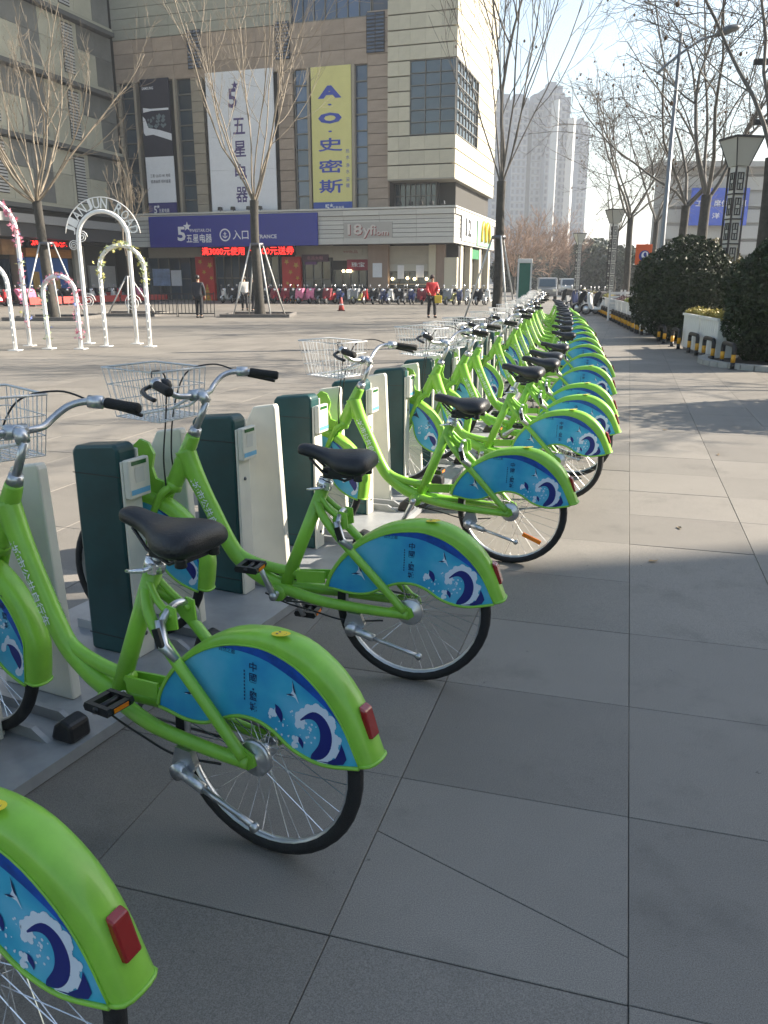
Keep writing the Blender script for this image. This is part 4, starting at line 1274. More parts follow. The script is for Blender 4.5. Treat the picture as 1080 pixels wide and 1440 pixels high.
# tall banners
def banner(x0_, x1_, y0_, y1_, label, slots, t=-0.02):
    s0, zt_ = fp(x0_, y0_, t); s1, zb_ = fp(x1_, y1_, t)
    sg = sign_empty('banner', s0, t, zb_, label, 'banner')
    return sg, s1-s0, zt_-zb_
M_YEL = mat('banner_yellow', (0.62, 0.58, 0.22), 0.6, var=0.05, scale=1)
M_BLUEL = mat('letter_blue', (0.02, 0.05, 0.36), 0.5)
sg, W_, H_ = banner(436.5, 495, 95, 298, 'tall pale yellow banner with blue characters beside the corner window', 0)
b = MB(); b.box(0, W_, 0, 0.10, H_*.075, H_); b.obj('cloth', [M_YEL], sg)
b = MB(); b.box(0, W_, 0.002, 0.102, 0, H_*.0745); b.obj('footer', [mat('footer_blue', (0.025, 0.07, 0.34), 0.5)], sg)
L_ = MB()
for ch, c, h in (('A', .83, .085), ('·', .745, .012), ('O', .655, .075), ('·', .565, .012), ('史', .475, .088), ('密', .325, .088), ('斯', .185, .092)):
    ww = W_*(.30 if ch != '·' else .05)
    for q_, (du, dv) in enumerate(((0, 0), (-.025, 0), (.025, 0), (0, .02), (0, -.02)) if ch not in 'AO·' else ((0, 0),)):
        put_text(L_, ch, W_*.47-ww, W_*.47+ww, H_*c-H_*h/2, H_*c+H_*h/2, lambda u, v: (u+du, -0.012-.001*q_, v+dv), 0, 0.05 if ch in 'AO' else 0)
for i, ch in enumerate('热水净水采暖'):
    put_text(L_, ch, W_*.86, W_*.95, H_*(.41-.042*i-.014*(i//2)), H_*(.41-.042*i-.014*(i//2)+.030), lambda u, v: (u, -0.012, v), 0, 0.0)
L_.obj('lettering', [M_BLUEL], sg, fix=False)
L_ = MB(); put_text(L_, '5', W_*.30, W_*.42, H_*.018, H_*.058, lambda u, v: (u, -0.010, v), 0, .03); star(L_, W_*.47, H_*.05, .16, -0.010, 0); put_text(L_, '五星电器', W_*.50, W_*.80, H_*.02, H_*.045, lambda u, v: (u, -0.010, v), 0, .01)
L_.obj('footer_lettering', [M_WHITE], sg, fix=False)
sg, W_, H_ = banner(288, 390, 103, 303, 'tall white banner with dark violet characters down its middle above the blue sign', 0)
for k in range(5):
    for j in range(1):
        b = MB(); zz = [0, .045, .33, .56, .79, 1.0]
        b.box(0, W_, 0, 0.12, H_*zz[k]+0.012, H_*zz[k+1]); b.obj('panel', [M_WHITE], sg)
L_ = MB()
put_text(L_, '5', W_*.33, W_*.46, H_*.755, H_*.885, lambda u, v: (u, -0.014, v), 0, .02); star(L_, W_*.44, H_*.905, .30, -0.014, 0)
for ch, c in (('五', .63), ('星', .475), ('电', .315), ('器', .155)):
    put_text(L_, ch, W_*.385, W_*.565, H_*c-H_*.055, H_*c+H_*.055, lambda u, v: (u, -0.014, v), 0, .014)
L_.obj('lettering', [mat('letter_violet', (0.05, 0.03, 0.16), 0.5)], sg, fix=False)
sg, W_, H_ = banner(196, 249, 112, 304, 'tall banner with a dark television picture above white text and a navy footer', 0)
M_DARKB = mat('banner_dark', (0.012, 0.012, 0.03), 0.45)
b = MB(); b.box(0, W_, 0, .10, H_*.445, H_); b.obj('picture', [M_DARKB], sg)
b = MB(); b.box(0, W_, 0.002, .102, H_*.105, H_*.4445); b.obj('text_field', [M_WHITE], sg)
b = MB(); b.box(0, W_, 0.004, .104, 0, H_*.1045); b.obj('footer', [mat('footer_navy', (0.02, 0.018, 0.16), 0.5)], sg)
L_ = MB()
L_.add([(u*W_, -.010, v*H_) for u, v in ((.05,.765),(.35,.775),(.95,.775),(.95,.79),(.3,.79),(.05,.80))], [tuple(range(6))], 0)
L_.add([(u*W_, -.010, v*H_) for u, v in ((.02,.62),(.08,.60),(.35,.605),(.62,.585),(1.0,.555),(1.0,.605),(.6,.635),(.2,.655),(.10,.72),(.02,.74))], [tuple(range(10))], 0)
rr = random.Random(4)
for k in range(26): 
    u, v = .18+.62*rr.random(), .655+.09*rr.random(); a = .03+.05*rr.random()
    L_.add([((u-a)*W_, -.011-.0001*k, v*H_), (u*W_, -.011-.0001*k, (v-.25*a)*H_), ((u+a)*W_, -.011-.0001*k, v*H_), (u*W_, -.011-.0001*k, (v+.25*a)*H_)], [(0,1,2,3)], 1)
put_text(L_, 'SAMSUNG', W_*.06, W_*.46, H_*.925, H_*.945, lambda u, v: (u, -0.010, v), 0, .02)
put_text(L_, '三星 QLED 8K 电视', W_*.14, W_*.86, H_*.292, H_*.318, lambda u, v: (u, -0.010, v), 2, .01)
put_text(L_, '超清画质 视听盛宴', W_*.14, W_*.86, H_*.25, H_*.276, lambda u, v: (u, -0.010, v), 2, .01)
put_text(L_, '5', W_*.18, W_*.29, H_*.022, H_*.082, lambda u, v: (u, -0.010, v), 0, .03); star(L_, W_*.34, H_*.075, .16, -0.010, 0); put_text(L_, '五星电器', W_*.36, W_*.74, H_*.03, H_*.06, lambda u, v: (u, -0.010, v), 0, .01)
L_.obj('print', [M_WHITE, mat('print_teal', (0.12, 0.16, 0.18), 0.5), mat('print_grey', (0.12, 0.12, 0.15), 0.5)], sg, fix=False)
# shop letters on the band
sA, zA = fp(489, 315, BT); sB, zB = fp(546, 332, BT)
sg = sign_empty('shop_sign', sA, BT-0.03, zB, 'raised pale red-edged numerals and letters of a shop on the grey band')
b = MB(); b.box(-.3, sB-sA+.3, 0.02, .05, -.1, zA-zB+.1); b.obj('backing', [mat('sign_backing_grey', (0.38, 0.36, 0.33), 0.6)], sg)
L_ = MB()
for k, off in ((0, 0.0), (1, 0.05)):
    put_text(L_, '18', off, (sB-sA)*.36+off, .12-off, zA-zB-off, lambda u, v: (u, -.03+.025*k, v), k, .02)
    put_text(L_, 'yfi', (sB-sA)*.38+off, (sB-sA)*.70+off, -.1-off, zA-zB-.08-off, lambda u, v: (u, -.03+.025*k, v), k, .02)
    put_text(L_, 'om', (sB-sA)*.71+off, (sB-sA)*1.0+off, .08-off, .34-off, lambda u, v: (u, -.03+.025*k, v), k, .02)
L_.obj('lettering', [mat('letter_pale', (0.55, 0.50, 0.46), 0.4), mat('letter_red_edge', (0.28, 0.04, 0.04), 0.5)], sg, fix=False)
# band signs on the flank: black mark on white, yellow arches on green
sA = rp(649, 315, 0.25)[0]; sB = rp(669, 320, 0.25)[0]
p = BO+ex*0.26+ey*sA
sg = empty('shop_sign', (p[0], p[1], 0), (0, 0, BA+math.pi/2)); tag(sg, 'white sign board with black figures on the sunlit flank of the mall', 'sign')
b = MB(); b.box(0, sB-sA, -.06, 0, 4.35, 6.2); b.obj('board', [M_WHITE], sg)
for ch_, f0, f1 in (('1', .2, .33), ('2', .38, .62)):
    L_ = MB(); put_text(L_, ch_, (sB-sA)*f0, (sB-sA)*f1, 4.7, 5.95, lambda u, v: (u, -.072, v), 0, .03); L_.obj('numeral', [M_BLACK], sg, fix=False)
sA = rp(671, 315, 0.25)[0]; sB = rp(691, 320, 0.25)[0]
p = BO+ex*0.26+ey*sA
sg = empty('shop_sign', (p[0], p[1], 0), (0, 0, BA+math.pi/2)); tag(sg, 'green sign board with a yellow double arch on the sunlit flank of the mall', 'sign')
b = MB(); b.box(0, sB-sA, -.05, 0, 4.2, 6.3); b.obj('board', [mat('board_green', (0.22, 0.38, 0.26), 0.5)], sg)
L_ = MB(); Wd = sB-sA
for q in (0, 1):
    pth = smooth_path([(Wd*(.24+.26*q), 0, 4.55), (Wd*(.28+.26*q), 0, 5.6), (Wd*(.37+.26*q), 0, 6.05), (Wd*(.46+.26*q), 0, 5.6), (Wd*(.50+.26*q), 0, 4.55)], 4)
    L_.tube([(x, -.09-.04*q, z) for x, _, z in pth], .13, 6)
L_.obj('arch_mark', [mat('arch_yellow', (0.75, 0.48, 0.02), 0.4)], sg)
# small shop signs at street level
for (x0_, x1_, y0_, y1_, m, txt, lab, lm) in ((488, 519, 365, 380, mat('sign_maroon', (0.25, 0.01, 0.03), 0.5), '珠宝', 'maroon shop sign with pale characters beside the tan stone column', M_WHITE),
                                    (424, 462, 358, 368, mat('sign_plum', (0.07, 0.02, 0.05), 0.5), '名品女鞋', 'dark plum shop sign beside the red entrance pillar', mat('letter_pink', (0.5, 0.2, 0.25), 0.5)),
                                    (476, 510, 350, 359, M_SHOPW, '99饰品', 'small red lettering on cream fascia of the mall shops', mat('letter_wine', (0.25, 0.08, 0.08), 0.5))):
    s0, z1 = fp(x0_, y0_, GT-0.2); s1, z0 = fp(x1_, y1_, GT-0.2)
    sg = sign_empty('shop_sign', s0, GT-0.2, z0, lab)
    b = MB(); b.box(0, s1-s0, 0, .06, 0, z1-z0); b.obj('board', [m], sg)
    L_ = MB(); put_text(L_, txt, (s1-s0)*.2, (s1-s0)*.8, (z1-z0)*.3, (z1-z0)*.75, lambda u, v: (u, -.012, v), 0, .01); L_.obj('lettering', [lm], sg, fix=False)

# ================================================================== LEFT WING
wing = empty('left_wing_building', (*(BO+ex*SC), 0), (0, 0, BA))
tag(wing, 'grey-green panelled building wing with louvres behind the bare tree', 'building')
# local: x = s-SC, y = t ; its face lies at x = 0 and runs to y < 0
M_WINGP = mat('wing_panel', (0.38, 0.365, 0.28), 0.6, var=0.1, scale=1, rnd=0.10)
M_WINGD = mat('wing_dark_panel', (0.16, 0.16, 0.145), 0.4, var=0.2, scale=1, rnd=0.15)
w = MB(); w.box(-20, -0.45, -26, 0.5, 4.2, 36); w.box(-20, -1.6, -26, 0.5, 0, 4.15); w.obj('wall', [M_JOINT], wing)
R = random.Random(8)
# storeys: dark glazed strip, then pale panels with louvres
zlev = 6.2
k = 0
while zlev < 30:
    for q in range(11):
        y1_ = -0.05-q*2.0; y0_ = y1_-1.97
        dark = (q % 4 == 0)
        panel('spandrel_panel', wing, M_WINGD if dark else M_WINGP, -0.44, -0.05, y0_, y1_, zlev+0.55, zlev+2.6)
        panel('spandrel_panel', wing, M_WINGD if (dark or q % 4 == 1) else M_WINGP, -0.44, -0.06, y0_, y1_, zlev+2.63, zlev+4.2)
        if q % 4 == 2 and k < 4:
            v = MB(); v.box(-0.05, -0.01, y0_+.3, y1_-.5, zlev+0.8, zlev+4.0); vo = v.obj('louvre_vent', [M_JOINT], wing)
            for n in range(16):
                zz = zlev+0.85+n*0.195
                link('slat', ubox(mat('louvre_pale', (0.42, 0.42, 0.40), 0.5)), vo, (-0.008, y0_+.34, zz), None, (0.05, (y1_-.5)-(y0_+.3)-.08, 0.11))
    panel('ledge', wing, mat('ledge_dark', (0.09, 0.09, 0.085), 0.6), -0.44, 0.35, -25, -0.05, zlev, zlev+0.28)
    panel('ledge', wing, M_WINGP, -0.44, 0.22, -25, -0.05, zlev+0.285, zlev+0.52)
    zlev += 4.3; k += 1
panel('canopy', wing, mat('canopy_grey', (0.26, 0.26, 0.25), 0.5), -0.5, 0.9, -25.5, -0.1, 5.2, 5.75)
panel('canopy', wing, mat('canopy_dark', (0.05, 0.05, 0.05), 0.6), -0.5, 0.7, -25.5, -0.1, 4.3, 5.19)
# shops of the wing
def wp(px, py, x=0.0): return rp(px, py, SC+x)
def wblock(name, x0_, x1_, y0_, y1_, m, xa, xb):
    ta, za = wp(x0_, y0_, xb); tb, zb_ = wp(x1_, y1_, xb)
    z0 = wp((x0_+x1_)/2, y1_, xb)[1]; z1 = wp((x0_+x1_)/2, y0_, xb)[1]
    return panel(name, wing, m, xa, xb, min(ta, tb), max(ta, tb), max(0, z0), z1), (min(ta, tb), max(ta, tb), max(0, z0), z1)
wblock('shopfront', 36, 101, 350, 362, mat('shop_orange', (0.42, 0.17, 0.03), 0.5, var=0.3, scale=2), -1.5, -1.1)
wblock('shopfront', 36, 101, 363, 425, mat('shop_blue', (0.03, 0.12, 0.36), 0.5, var=0.1, scale=2), -1.5, -1.2)
wblock('shop_door', 46, 60, 382, 425, mat('door_gold', (0.35, 0.22, 0.06), 0.5, var=0.3, scale=4), -1.19, -1.1)
wblock('shop_door', 76, 88, 382, 425, mat('door_gold', (0.35, 0.22, 0.06), 0.5), -1.19, -1.1)
wblock('shopfront', 0, 30, 330, 358, mat('shop_wood', (0.33, 0.19, 0.09), 0.6, var=0.3, scale=2), -1.5, -1.0)
wblock('shop_window', 0, 22, 364, 440, M_GLASS, -1.5, -1.2)
wblock('column', 24, 33, 330, 440, M_COLST, -1.5, -0.9)
wblock('shutter', 126, 166, 374, 425, mat('shutter_grey', (0.36, 0.35, 0.33), 0.6, var=0.1, scale=3), -1.5, -1.3)
wblock('shop_wall', 103, 125, 346, 425, M_SHOPW, -1.5, -1.25)
o, (ta, tb, z0, z1) = wblock('lamp_dummy', 38, 98, 334, 348, M_DARKIN, -0.9, -0.8)
bpy.data.objects.remove(o)
p = BO+ex*(SC-0.75)+ey*ta
sg = empty('text_display', (p[0], p[1], 0), (0, 0, BA+math.pi/2)); tag(sg, 'glowing red LED text strip over the blue and orange shop', 'display')
b = MB(); b.box(0, tb-ta, 0, .15, z0, z1); b.obj('casing', [M_DARKIN], sg)
L_ = MB(); put_text(L_, '欢迎光临', .2, (tb-ta)*.45, z0+.08, z1-.08, lambda u, v: (u, -.015, v), 0, .04); put_text(L_, '火锅烧烤', (tb-ta)*.52, (tb-ta)-.2, z0+.08, z1-.08, lambda u, v: (u, -.015, v), 0, .04)
L_.obj('lettering', [M_LED], sg, fix=False)

# ================================================================== TREES
class NB:
    """fast mesh of many small tubes and quads"""
    def __init__(s): s.V = []; s.F = []; s.n = 0
    def tube(s, pts, rad, n):
        P = np.asarray(pts, float); k = len(P); R = np.asarray(rad, float)
        T = np.gradient(P, axis=0); T /= np.linalg.norm(T, axis=1)[:, None]+1e-9
        m = T.mean(0); ref = np.array([1., 0, 0]) if abs(m[0]) < 0.6 else np.array([0, 1., 0])
        A = np.cross(T, ref); A /= np.linalg.norm(A, axis=1)[:, None]+1e-9
        B = np.cross(T, A)
        an = np.arange(n)*2*math.pi/n
        V = P[:, None, :]+R[:, None, None]*(A[:, None, :]*np.cos(an)[None, :, None]+B[:, None, :]*np.sin(an)[None, :, None])
        i = np.arange(k-1)[:, None]*n; j = np.arange(n)[None, :]; j2 = (j+1) % n
        F = np.stack([i+j, i+j2, i+n+j2, i+n+j], -1).reshape(-1, 4)+s.n
        s.V.append(V.reshape(-1, 3)); s.F.append(F); s.n += k*n
    def quads(s, C, U, W):
        """centres, half axes"""
        V = np.stack([C-U-W*0.2, C+W, C+U-W*0.2, C-W], 1).reshape(-1, 3)
        F = np.arange(len(C)*4).reshape(-1, 4)+s.n
        s.V.append(V); s.F.append(F); s.n += len(V)
    def mesh(s, name, m, smooth=True):
        V = np.concatenate(s.V).astype(np.float32); F = np.concatenate(s.F).astype(np.int32)
        me = bpy.data.meshes.new(name)
        me.vertices.add(len(V)); me.vertices.foreach_set('co', V.ravel())
        me.loops.add(F.size); me.loops.foreach_set('vertex_index', F.ravel())
        me.polygons.add(len(F)); me.polygons.foreach_set('loop_start', np.arange(0, F.size, 4, dtype=np.int32))
        me.polygons.foreach_set('loop_total', np.full(len(F), 4, np.int32))
        me.polygons.foreach_set('use_smooth', np.full(len(F), smooth))
        me.materials.append(m); me.update(calc_edges=True); me.validate()
        return me
def unit(v): return v/(np.linalg.norm(v)+1e-9)
def branch(rs, p, d, L, r0, r1, nseg, wig, up):
    pts = [p]; d = unit(d)
    for i in range(nseg):
        d = unit(d+rs.normal(0, wig, 3)+np.array([0, 0, up]))
        pts.append(pts[-1]+d*L/nseg)
    return np.array(pts), np.linspace(r0, r1, nseg+1)
def grow(nb, rs, p, d, L, r, lvl, P, tips=None):
    q = P[lvl]
    pts, rad = branch(rs, p, d, L, r, max(r*q['tap'], q['rmin']), q['seg'], q['wig'], q['up'])
    nb.tube(pts, rad, q['n'])
    if lvl+1 >= len(P):
        if tips is not None: tips.append(pts[-1])
        return
    c = P[lvl+1]
    num = rs.integers(c['num'][0], c['num'][1]+1)
    for k in range(num):
        f = c['from']+(1-c['from'])*(k+rs.random())/num
        i = min(int(f*(len(pts)-1)), len(pts)-2); t = f*(len(pts)-1)-i
        pp = pts[i]*(1-t)+pts[i+1]*t
        dd = unit(pts[i+1]-pts[i])
        o = unit(np.cross(dd, rs.normal(0, 1, 3)))
        a = math.radians(rs.uniform(*c['ang']))
        nd = dd*math.cos(a)+o*math.sin(a)
        ll = L*rs.uniform(*c['len'])*(1.15-0.55*f)
        rr = max((rad[i]*(1-t)+rad[i+1]*t)*rs.uniform(*c['rad']), c['rmin'])
        grow(nb, rs, pp, nd, ll, rr, lvl+1, P, tips)
M_BARK = mat('bark_dark', (0.042, 0.038, 0.031), 0.85, var=0.35, scale=9, bump=0.5, bscale=40)
M_TWIG = mat('twig_pale', (0.22, 0.18, 0.13), 0.7, var=0.3, scale=3)
M_TWIGD = mat('twig_dark', (0.105, 0.095, 0.082), 0.75, var=0.3, scale=3)
M_TWIGR = mat('twig_russet', (0.24, 0.155, 0.105), 0.8, var=0.25, scale=1)
M_STAKE = mat('stake_steel', (0.55, 0.55, 0.53), 0.5, 0.2, var=0.1)
M_SEED = mat('seed_ball', (0.10, 0.06, 0.035), 0.9)

VASE = [dict(n=6, seg=10, wig=.085, up=.10, tap=.22, rmin=.014),
        dict(n=4, seg=7, wig=.10, up=.15, tap=.3, rmin=.008, num=(4, 6), ang=(18, 42), len=(.34, .60), rad=(.45, .7), **{'from': .25}),
        dict(n=3, seg=5, wig=.08, up=.12, tap=.5, rmin=.007, num=(3, 6), ang=(18, 50), len=(.35, .65), rad=(.4, .7), **{'from': .15}),
        dict(n=3, seg=3, wig=.10, up=.10, tap=.6, rmin=.0055, num=(1, 4), ang=(15, 45), len=(.35, .7), rad=(.5, .8), **{'from': .15})]
PLANE = [dict(n=7, seg=9, wig=.12, up=.05, tap=.28, rmin=.02),
         dict(n=5, seg=7, wig=.15, up=.06, tap=.3, rmin=.012, num=(5, 8), ang=(25, 65), len=(.35, .7), rad=(.4, .65), **{'from': .2}),
         dict(n=3, seg=5, wig=.18, up=.03, tap=.4, rmin=.008, num=(5, 8), ang=(25, 70), len=(.35, .7), rad=(.4, .7), **{'from': .1}),
         dict(n=3, seg=4, wig=.22, up=0, tap=.5, rmin=.006, num=(3, 6), ang=(20, 70), len=(.3, .7), rad=(.5, .8), **{'from': .1})]
DENSE = [dict(n=5, seg=6, wig=.09, up=.06, tap=.25, rmin=.03),
         dict(n=4, seg=5, wig=.10, up=.07, tap=.3, rmin=.022, num=(7, 10), ang=(20, 55), len=(.35, .7), rad=(.4, .65), **{'from': .15}),
         dict(n=3, seg=3, wig=.12, up=.06, tap=.5, rmin=.018, num=(8, 12), ang=(20, 60), len=(.3, .6), rad=(.4, .7), **{'from': .1})]

def bare_tree(loc, fork, limb, tr, seed, label, P, nl, spread, mtw, group=None, stakes=0, lean=(0, 0), seeds=0, lens=None, leader=False, name='bare_tree', lrad=(.17, .28)):
    rs = np.random.default_rng(seed)
    T = empty(name, (loc[0], loc[1], 0)); tag(T, label, 'tree', group)
    nb = NB()
    k = 10
    zz = np.linspace(-0.05, fork, k)
    pts = np.stack([lean[0]*zz/fork+0.03*np.sin(zz*1.1+seed), lean[1]*zz/fork+0.03*np.cos(zz*0.9+seed), zz], 1)
    rad = np.linspace(tr*1.12, tr*0.86, k); rad[0] *= 1.25; rad[-1] *= 1.12
    nb.tube(pts, rad, 12)
    link('trunk', nb.mesh('trunk', M_BARK), T)
    nb = NB(); tips = []
    top = pts[-1]
    if leader:
        grow(nb, rs, top-np.array([0, 0, .1]), np.array([0.02, 0, 1.]), limb*1.05, tr*.45, 0, P, tips)
    for i in range(nl):
        az = 2*math.pi*i/nl+rs.uniform(-.3, .3)
        a = math.radians(rs.uniform(*spread))
        d = np.array([math.cos(az)*math.sin(a), math.sin(az)*math.sin(a), math.cos(a)])
        L = limb*rs.uniform(.72, 1.05)
        grow(nb, rs, top+np.array([0, 0, rs.uniform(-.25, .05)]), d, L, tr*rs.uniform(*lrad), 0, P, tips)
    link('crown', nb.mesh('crown', mtw), T)
    if seeds and tips:
        m = MB(); 
        for i in rs.choice(len(tips), min(seeds, len(tips)), replace=False):
            p = tips[i]; m.lathe([(.005, -.05), (.035, -.03), (.04, 0), (.03, .035), (.005, .05)], 6, Matrix.Translation((p[0], p[1], p[2]-.05)))
        o = m.obj('seed_balls', [M_SEED], T, fix=False); o['kind'] = 'stuff'
    for i in range(stakes):
        az = 2*math.pi*(i+.35)/stakes
        s_ = MB(); s_.tube([(1.25*math.cos(az), 1.25*math.sin(az), 0), (tr*1.3*math.cos(az), tr*1.3*math.sin(az), min(3.1, fork*.66))], .032, 8)
        s_.obj('stake', [M_STAKE], T)
    if stakes:
        c = MB(); c.lathe([(tr*1.5, min(3.05, fork*.65)-.06), (tr*1.5, min(3.05, fork*.65)+.06)], 14); c.obj('collar', [M_STEELDARK], T)
        b = MB()
        for (x0_, x1_, y0_, y1_) in ((-1.5, 1.5, -1.5, -1.38), (-1.5, 1.5, 1.38, 1.5), (-1.5, -1.38, -1.379, 1.379), (1.38, 1.5, -1.379, 1.379)): b.box(x0_, x1_, y0_, y1_, 0.004, 0.14)
        b.obj('planting_kerb', [mat('pit_kerb', (0.13, 0.12, 0.11), 0.8, var=0.2)], T)
        so = MB(); so.add([(-1.38,-1.38,.06),(1.38,-1.38,.06),(1.38,1.38,.06),(-1.38,1.38,.06)], [(0,1,2,3)]); so.obj('soil', [mat('soil', (0.05, 0.035, 0.025), 0.95, var=0.4, scale=8)], T, fix=False)
    return T
PG = 'young bare plaza trees held by steel stakes'
p = atY(77, 447, 34); bare_tree(p, 4.55, 7.4, .19, 3, 'bare vase-shaped tree with pale twigs in front of the left wing', VASE, 13, (16, 64), M_TWIG, PG, 4, (-.25, 0), lrad=(.19, .30))
p = atY(365, 443, 37); bare_tree(p, 4.85, 10.0, .20, 14, 'bare tree on steel stakes before the blue shop sign', VASE, 9, (8, 40), M_TWIG, PG, 4, (-.05, 0), lrad=(.15, .26))
p = atY(697, 450, 31); bare_tree(p, 4.95, 9.5, .17, 25, 'bare dark-barked tree on steel stakes beside the sunlit mall corner', VASE, 8, (12, 44), M_TWIGD, PG, 3, (.05, 0), 14, leader=True)
p = atY(185, 452, 38); bare_tree(p, 2.6, 4.5, .07, 31, 'thin young bare tree on stakes behind the white letter arch', VASE, 4, (8, 30), M_TWIG, PG, 3)
RG = 'bare plane trees along the road'
for (px, Y, fork, limb, tr, sd, sp, lab) in ((953, 33, 4.3, 7.6, .17, 41, (18, 45), 'forked bare plane tree behind the curved street lamp'),
                                      (981, 30, 4.4, 7.8, .19, 52, (15, 42), 'forked bare plane tree beside the lattice lantern before the blue billboard'),
                                      (880, 44, 4.7, 7.0, .17, 63, (20, 50), 'bare plane tree standing between the orange sign and the second lantern'),
                                      (1064, 17.5, 3.9, 6.5, .13, 75, (14, 38), 'thick bare plane tree rising behind the dark ball shrubs'),
                                      (915, 52, 5.0, 7.5, .17, 85, (20, 50), 'bare plane tree farther along the road past the lantern'),
                                      (862, 62, 5.0, 7.0, .16, 96, (20, 50), 'slim bare plane tree by the second lantern')):
    p = atY(px, 400, Y); bare_tree((p[0], p[1]), fork, limb, tr, sd, lab, PLANE, 5, sp, M_TWIGD, RG, 0, (0, 0), 60, lrad=(.26, .42))
# roadside tree just outside the view, whose shadow crosses the path
bare_tree((13.5, 12.6), 3.4, 6.0, .17, 107, 'bare plane tree beside the road kerb near the shaded paving', PLANE, 5, (15, 45), M_TWIGD, RG)

# far trees in the haze
BGG = 'far trees at the end of the street'
for (px, Y, fork, limb, sd, lab) in ((742, 105, 2.2, 6.6, 5, 'far russet bare tree with a dense twiggy crown before the towers'), (772, 112, 2.4, 7.2, 6, 'far russet bare tree with a tall twiggy crown left of the far lantern'), (722, 98, 2.0, 5.6, 7, 'far russet bare tree nearest the mall corner'), (800, 118, 2.3, 6.0, 9, 'far russet bare tree by the evergreen trees')):
    p = atY(px, 400, Y); bare_tree((p[0], p[1]), fork, limb, .2, sd, lab, DENSE, 9, (12, 62), M_TWIGR, BGG)
M_LEAF = mat('evergreen_leaf', (0.018, 0.030, 0.012), 0.55, var=0.5, scale=7, col2=(0.038, 0.058, 0.020), spec=0.25)
M_LEAFO = mat('olive_leaf', (0.045, 0.060, 0.025), 0.55, var=0.4, scale=3)
M_LEAFY = mat('yellow_leaf', (0.30, 0.25, 0.045), 0.55, var=0.4, scale=20)
M_LEAFR = mat('russet_leaf', (0.16, 0.10, 0.045), 0.6, var=0.4, scale=10)
def leaf_cloud(nb, rs, c, rad, n, size, shell=.42, lump=.07, flat=False):
    """leaves spread through an ellipsoid, thicker near its uneven skin"""
    D = rs.normal(0, 1, (n, 3)); D /= np.linalg.norm(D, axis=1)[:, None]
    ph = rs.uniform(0, 6.28, 9)
    bump = lump*(np.sin(4*D[:, 0]+ph[0])*np.cos(5*D[:, 1]+ph[1])+np.sin(7*D[:, 2]+ph[2]+3*D[:, 0])+.7*np.sin(11*D[:, 1]+9*D[:, 2]+ph[3]))
    r = 1-shell*rs.random(n)**1.8+bump*.6
    C = np.asarray(c)+D*r[:, None]*np.asarray(rad)
    U = rs.normal(0, 1, (n, 3)); U /= np.linalg.norm(U, axis=1)[:, None]
    W = np.cross(U, rs.normal(0, 1, (n, 3))+D*0.6); W /= np.linalg.norm(W, axis=1)[:, None]+1e-9
    sz = size*rs.uniform(.6, 1.25, n)[:, None]
    nb.quads(C, U*sz*.45, W*sz)
def ball_shrub(loc, rx, rz, zc, n, seed, label, group, size=.055, m=None, name='ball_shrub', stem=.09, cat='shrub'):
    rs = np.random.default_rng(seed)
    T = empty(name, (loc[0], loc[1], 0)); tag(T, label, cat, group)
    nb = NB(); leaf_cloud(nb, rs, (0, 0, zc), (rx, rx, rz), n, size)
    link('crown', nb.mesh('crown', m or M_LEAF, False), T)
    nb = NB()
    for k in range(7):
        a = k*.9; h = zc+rz*.5
        pts = np.array([[.05*math.cos(a), .05*math.sin(a), -.02], [.06*math.cos(a)*2, .06*math.sin(a)*2, zc-rz*.6], [rx*.5*math.cos(a), rx*.5*math.sin(a), zc], [rx*.7*math.cos(a), rx*.7*math.sin(a), h]])
        nb.tube(pts, [stem*.6, stem*.45, stem*.25, .01], 6)
    link('stem', nb.mesh('stem', M_BARK), T)
    core = MB(); core.lathe([(.05, zc-rz*.72)]+[(rx*.70*math.sin(math.pi*i/8), zc-rz*.72*math.cos(math.pi*i/8)) for i in range(1, 8)]+[(.05, zc+rz*.72)], 14)  # added solid core, blocks light inside the leaf shell
    core.obj('light_block_core', [mat('core_dark', (0.022, 0.034, 0.013), 0.8, var=.5, scale=18, bump=1.0, bscale=25)], T)
    return T
for i, (px, Y, rx, rz, zc) in enumerate(((835, 122, 4.2, 3.6, 3.9), (812, 128, 3.6, 3.2, 3.2), (855, 112, 3.2, 3.0, 3.0), (716, 118, 2.6, 2.6, 2.6), (905, 100, 4.0, 2.6, 2.8), (878, 108, 3.4, 2.8, 2.9), (760, 150, 5, 3.4, 3.4), (790, 150, 5, 3.2, 3.2), (740, 160, 5, 3.2, 3.2))):
    p = atY(px, 400, Y)
    ball_shrub((p[0], p[1]), rx, rz, zc, 2600, 200+i, 'far olive green evergreen tree in the haze at the street end', BGG, .42, M_LEAFO, 'evergreen_tree', .3, 'tree')

# ================================================================== RIGHT SIDE: shrubs, planters, hoops
SG = 'clipped ball shrubs beside the path'
pA = atY(957, 440, 21.9)
ball_shrub((pA[0], pA[1]), 1.30, 1.33, 1.24, 24000, 301, 'dark clipped ball shrub standing at the end of the long planter row', SG)
ball_shrub((7.68, 15.6), 1.22, 1.22, 1.14, 24000, 302, 'dark clipped ball shrub growing in the kerbed pit beside the striped hoops', SG)
ball_shrub((7.2, 9.9), 1.25, 1.15, 1.25, 9000, 303, 'dark clipped ball shrub facing the empty shaded paving', SG)
pB = atY(1000, 400, 24.5)
ball_shrub((pB[0], pB[1]), 1.0, 1.2, 1.45, 5000, 304, 'loose yellowish green bush behind the two clipped ball shrubs', None, .07, mat('variegated_leaf', (0.10, 0.105, 0.035), 0.5, var=.7, scale=9, col2=(0.24, 0.20, 0.07)), 'loose_bush')
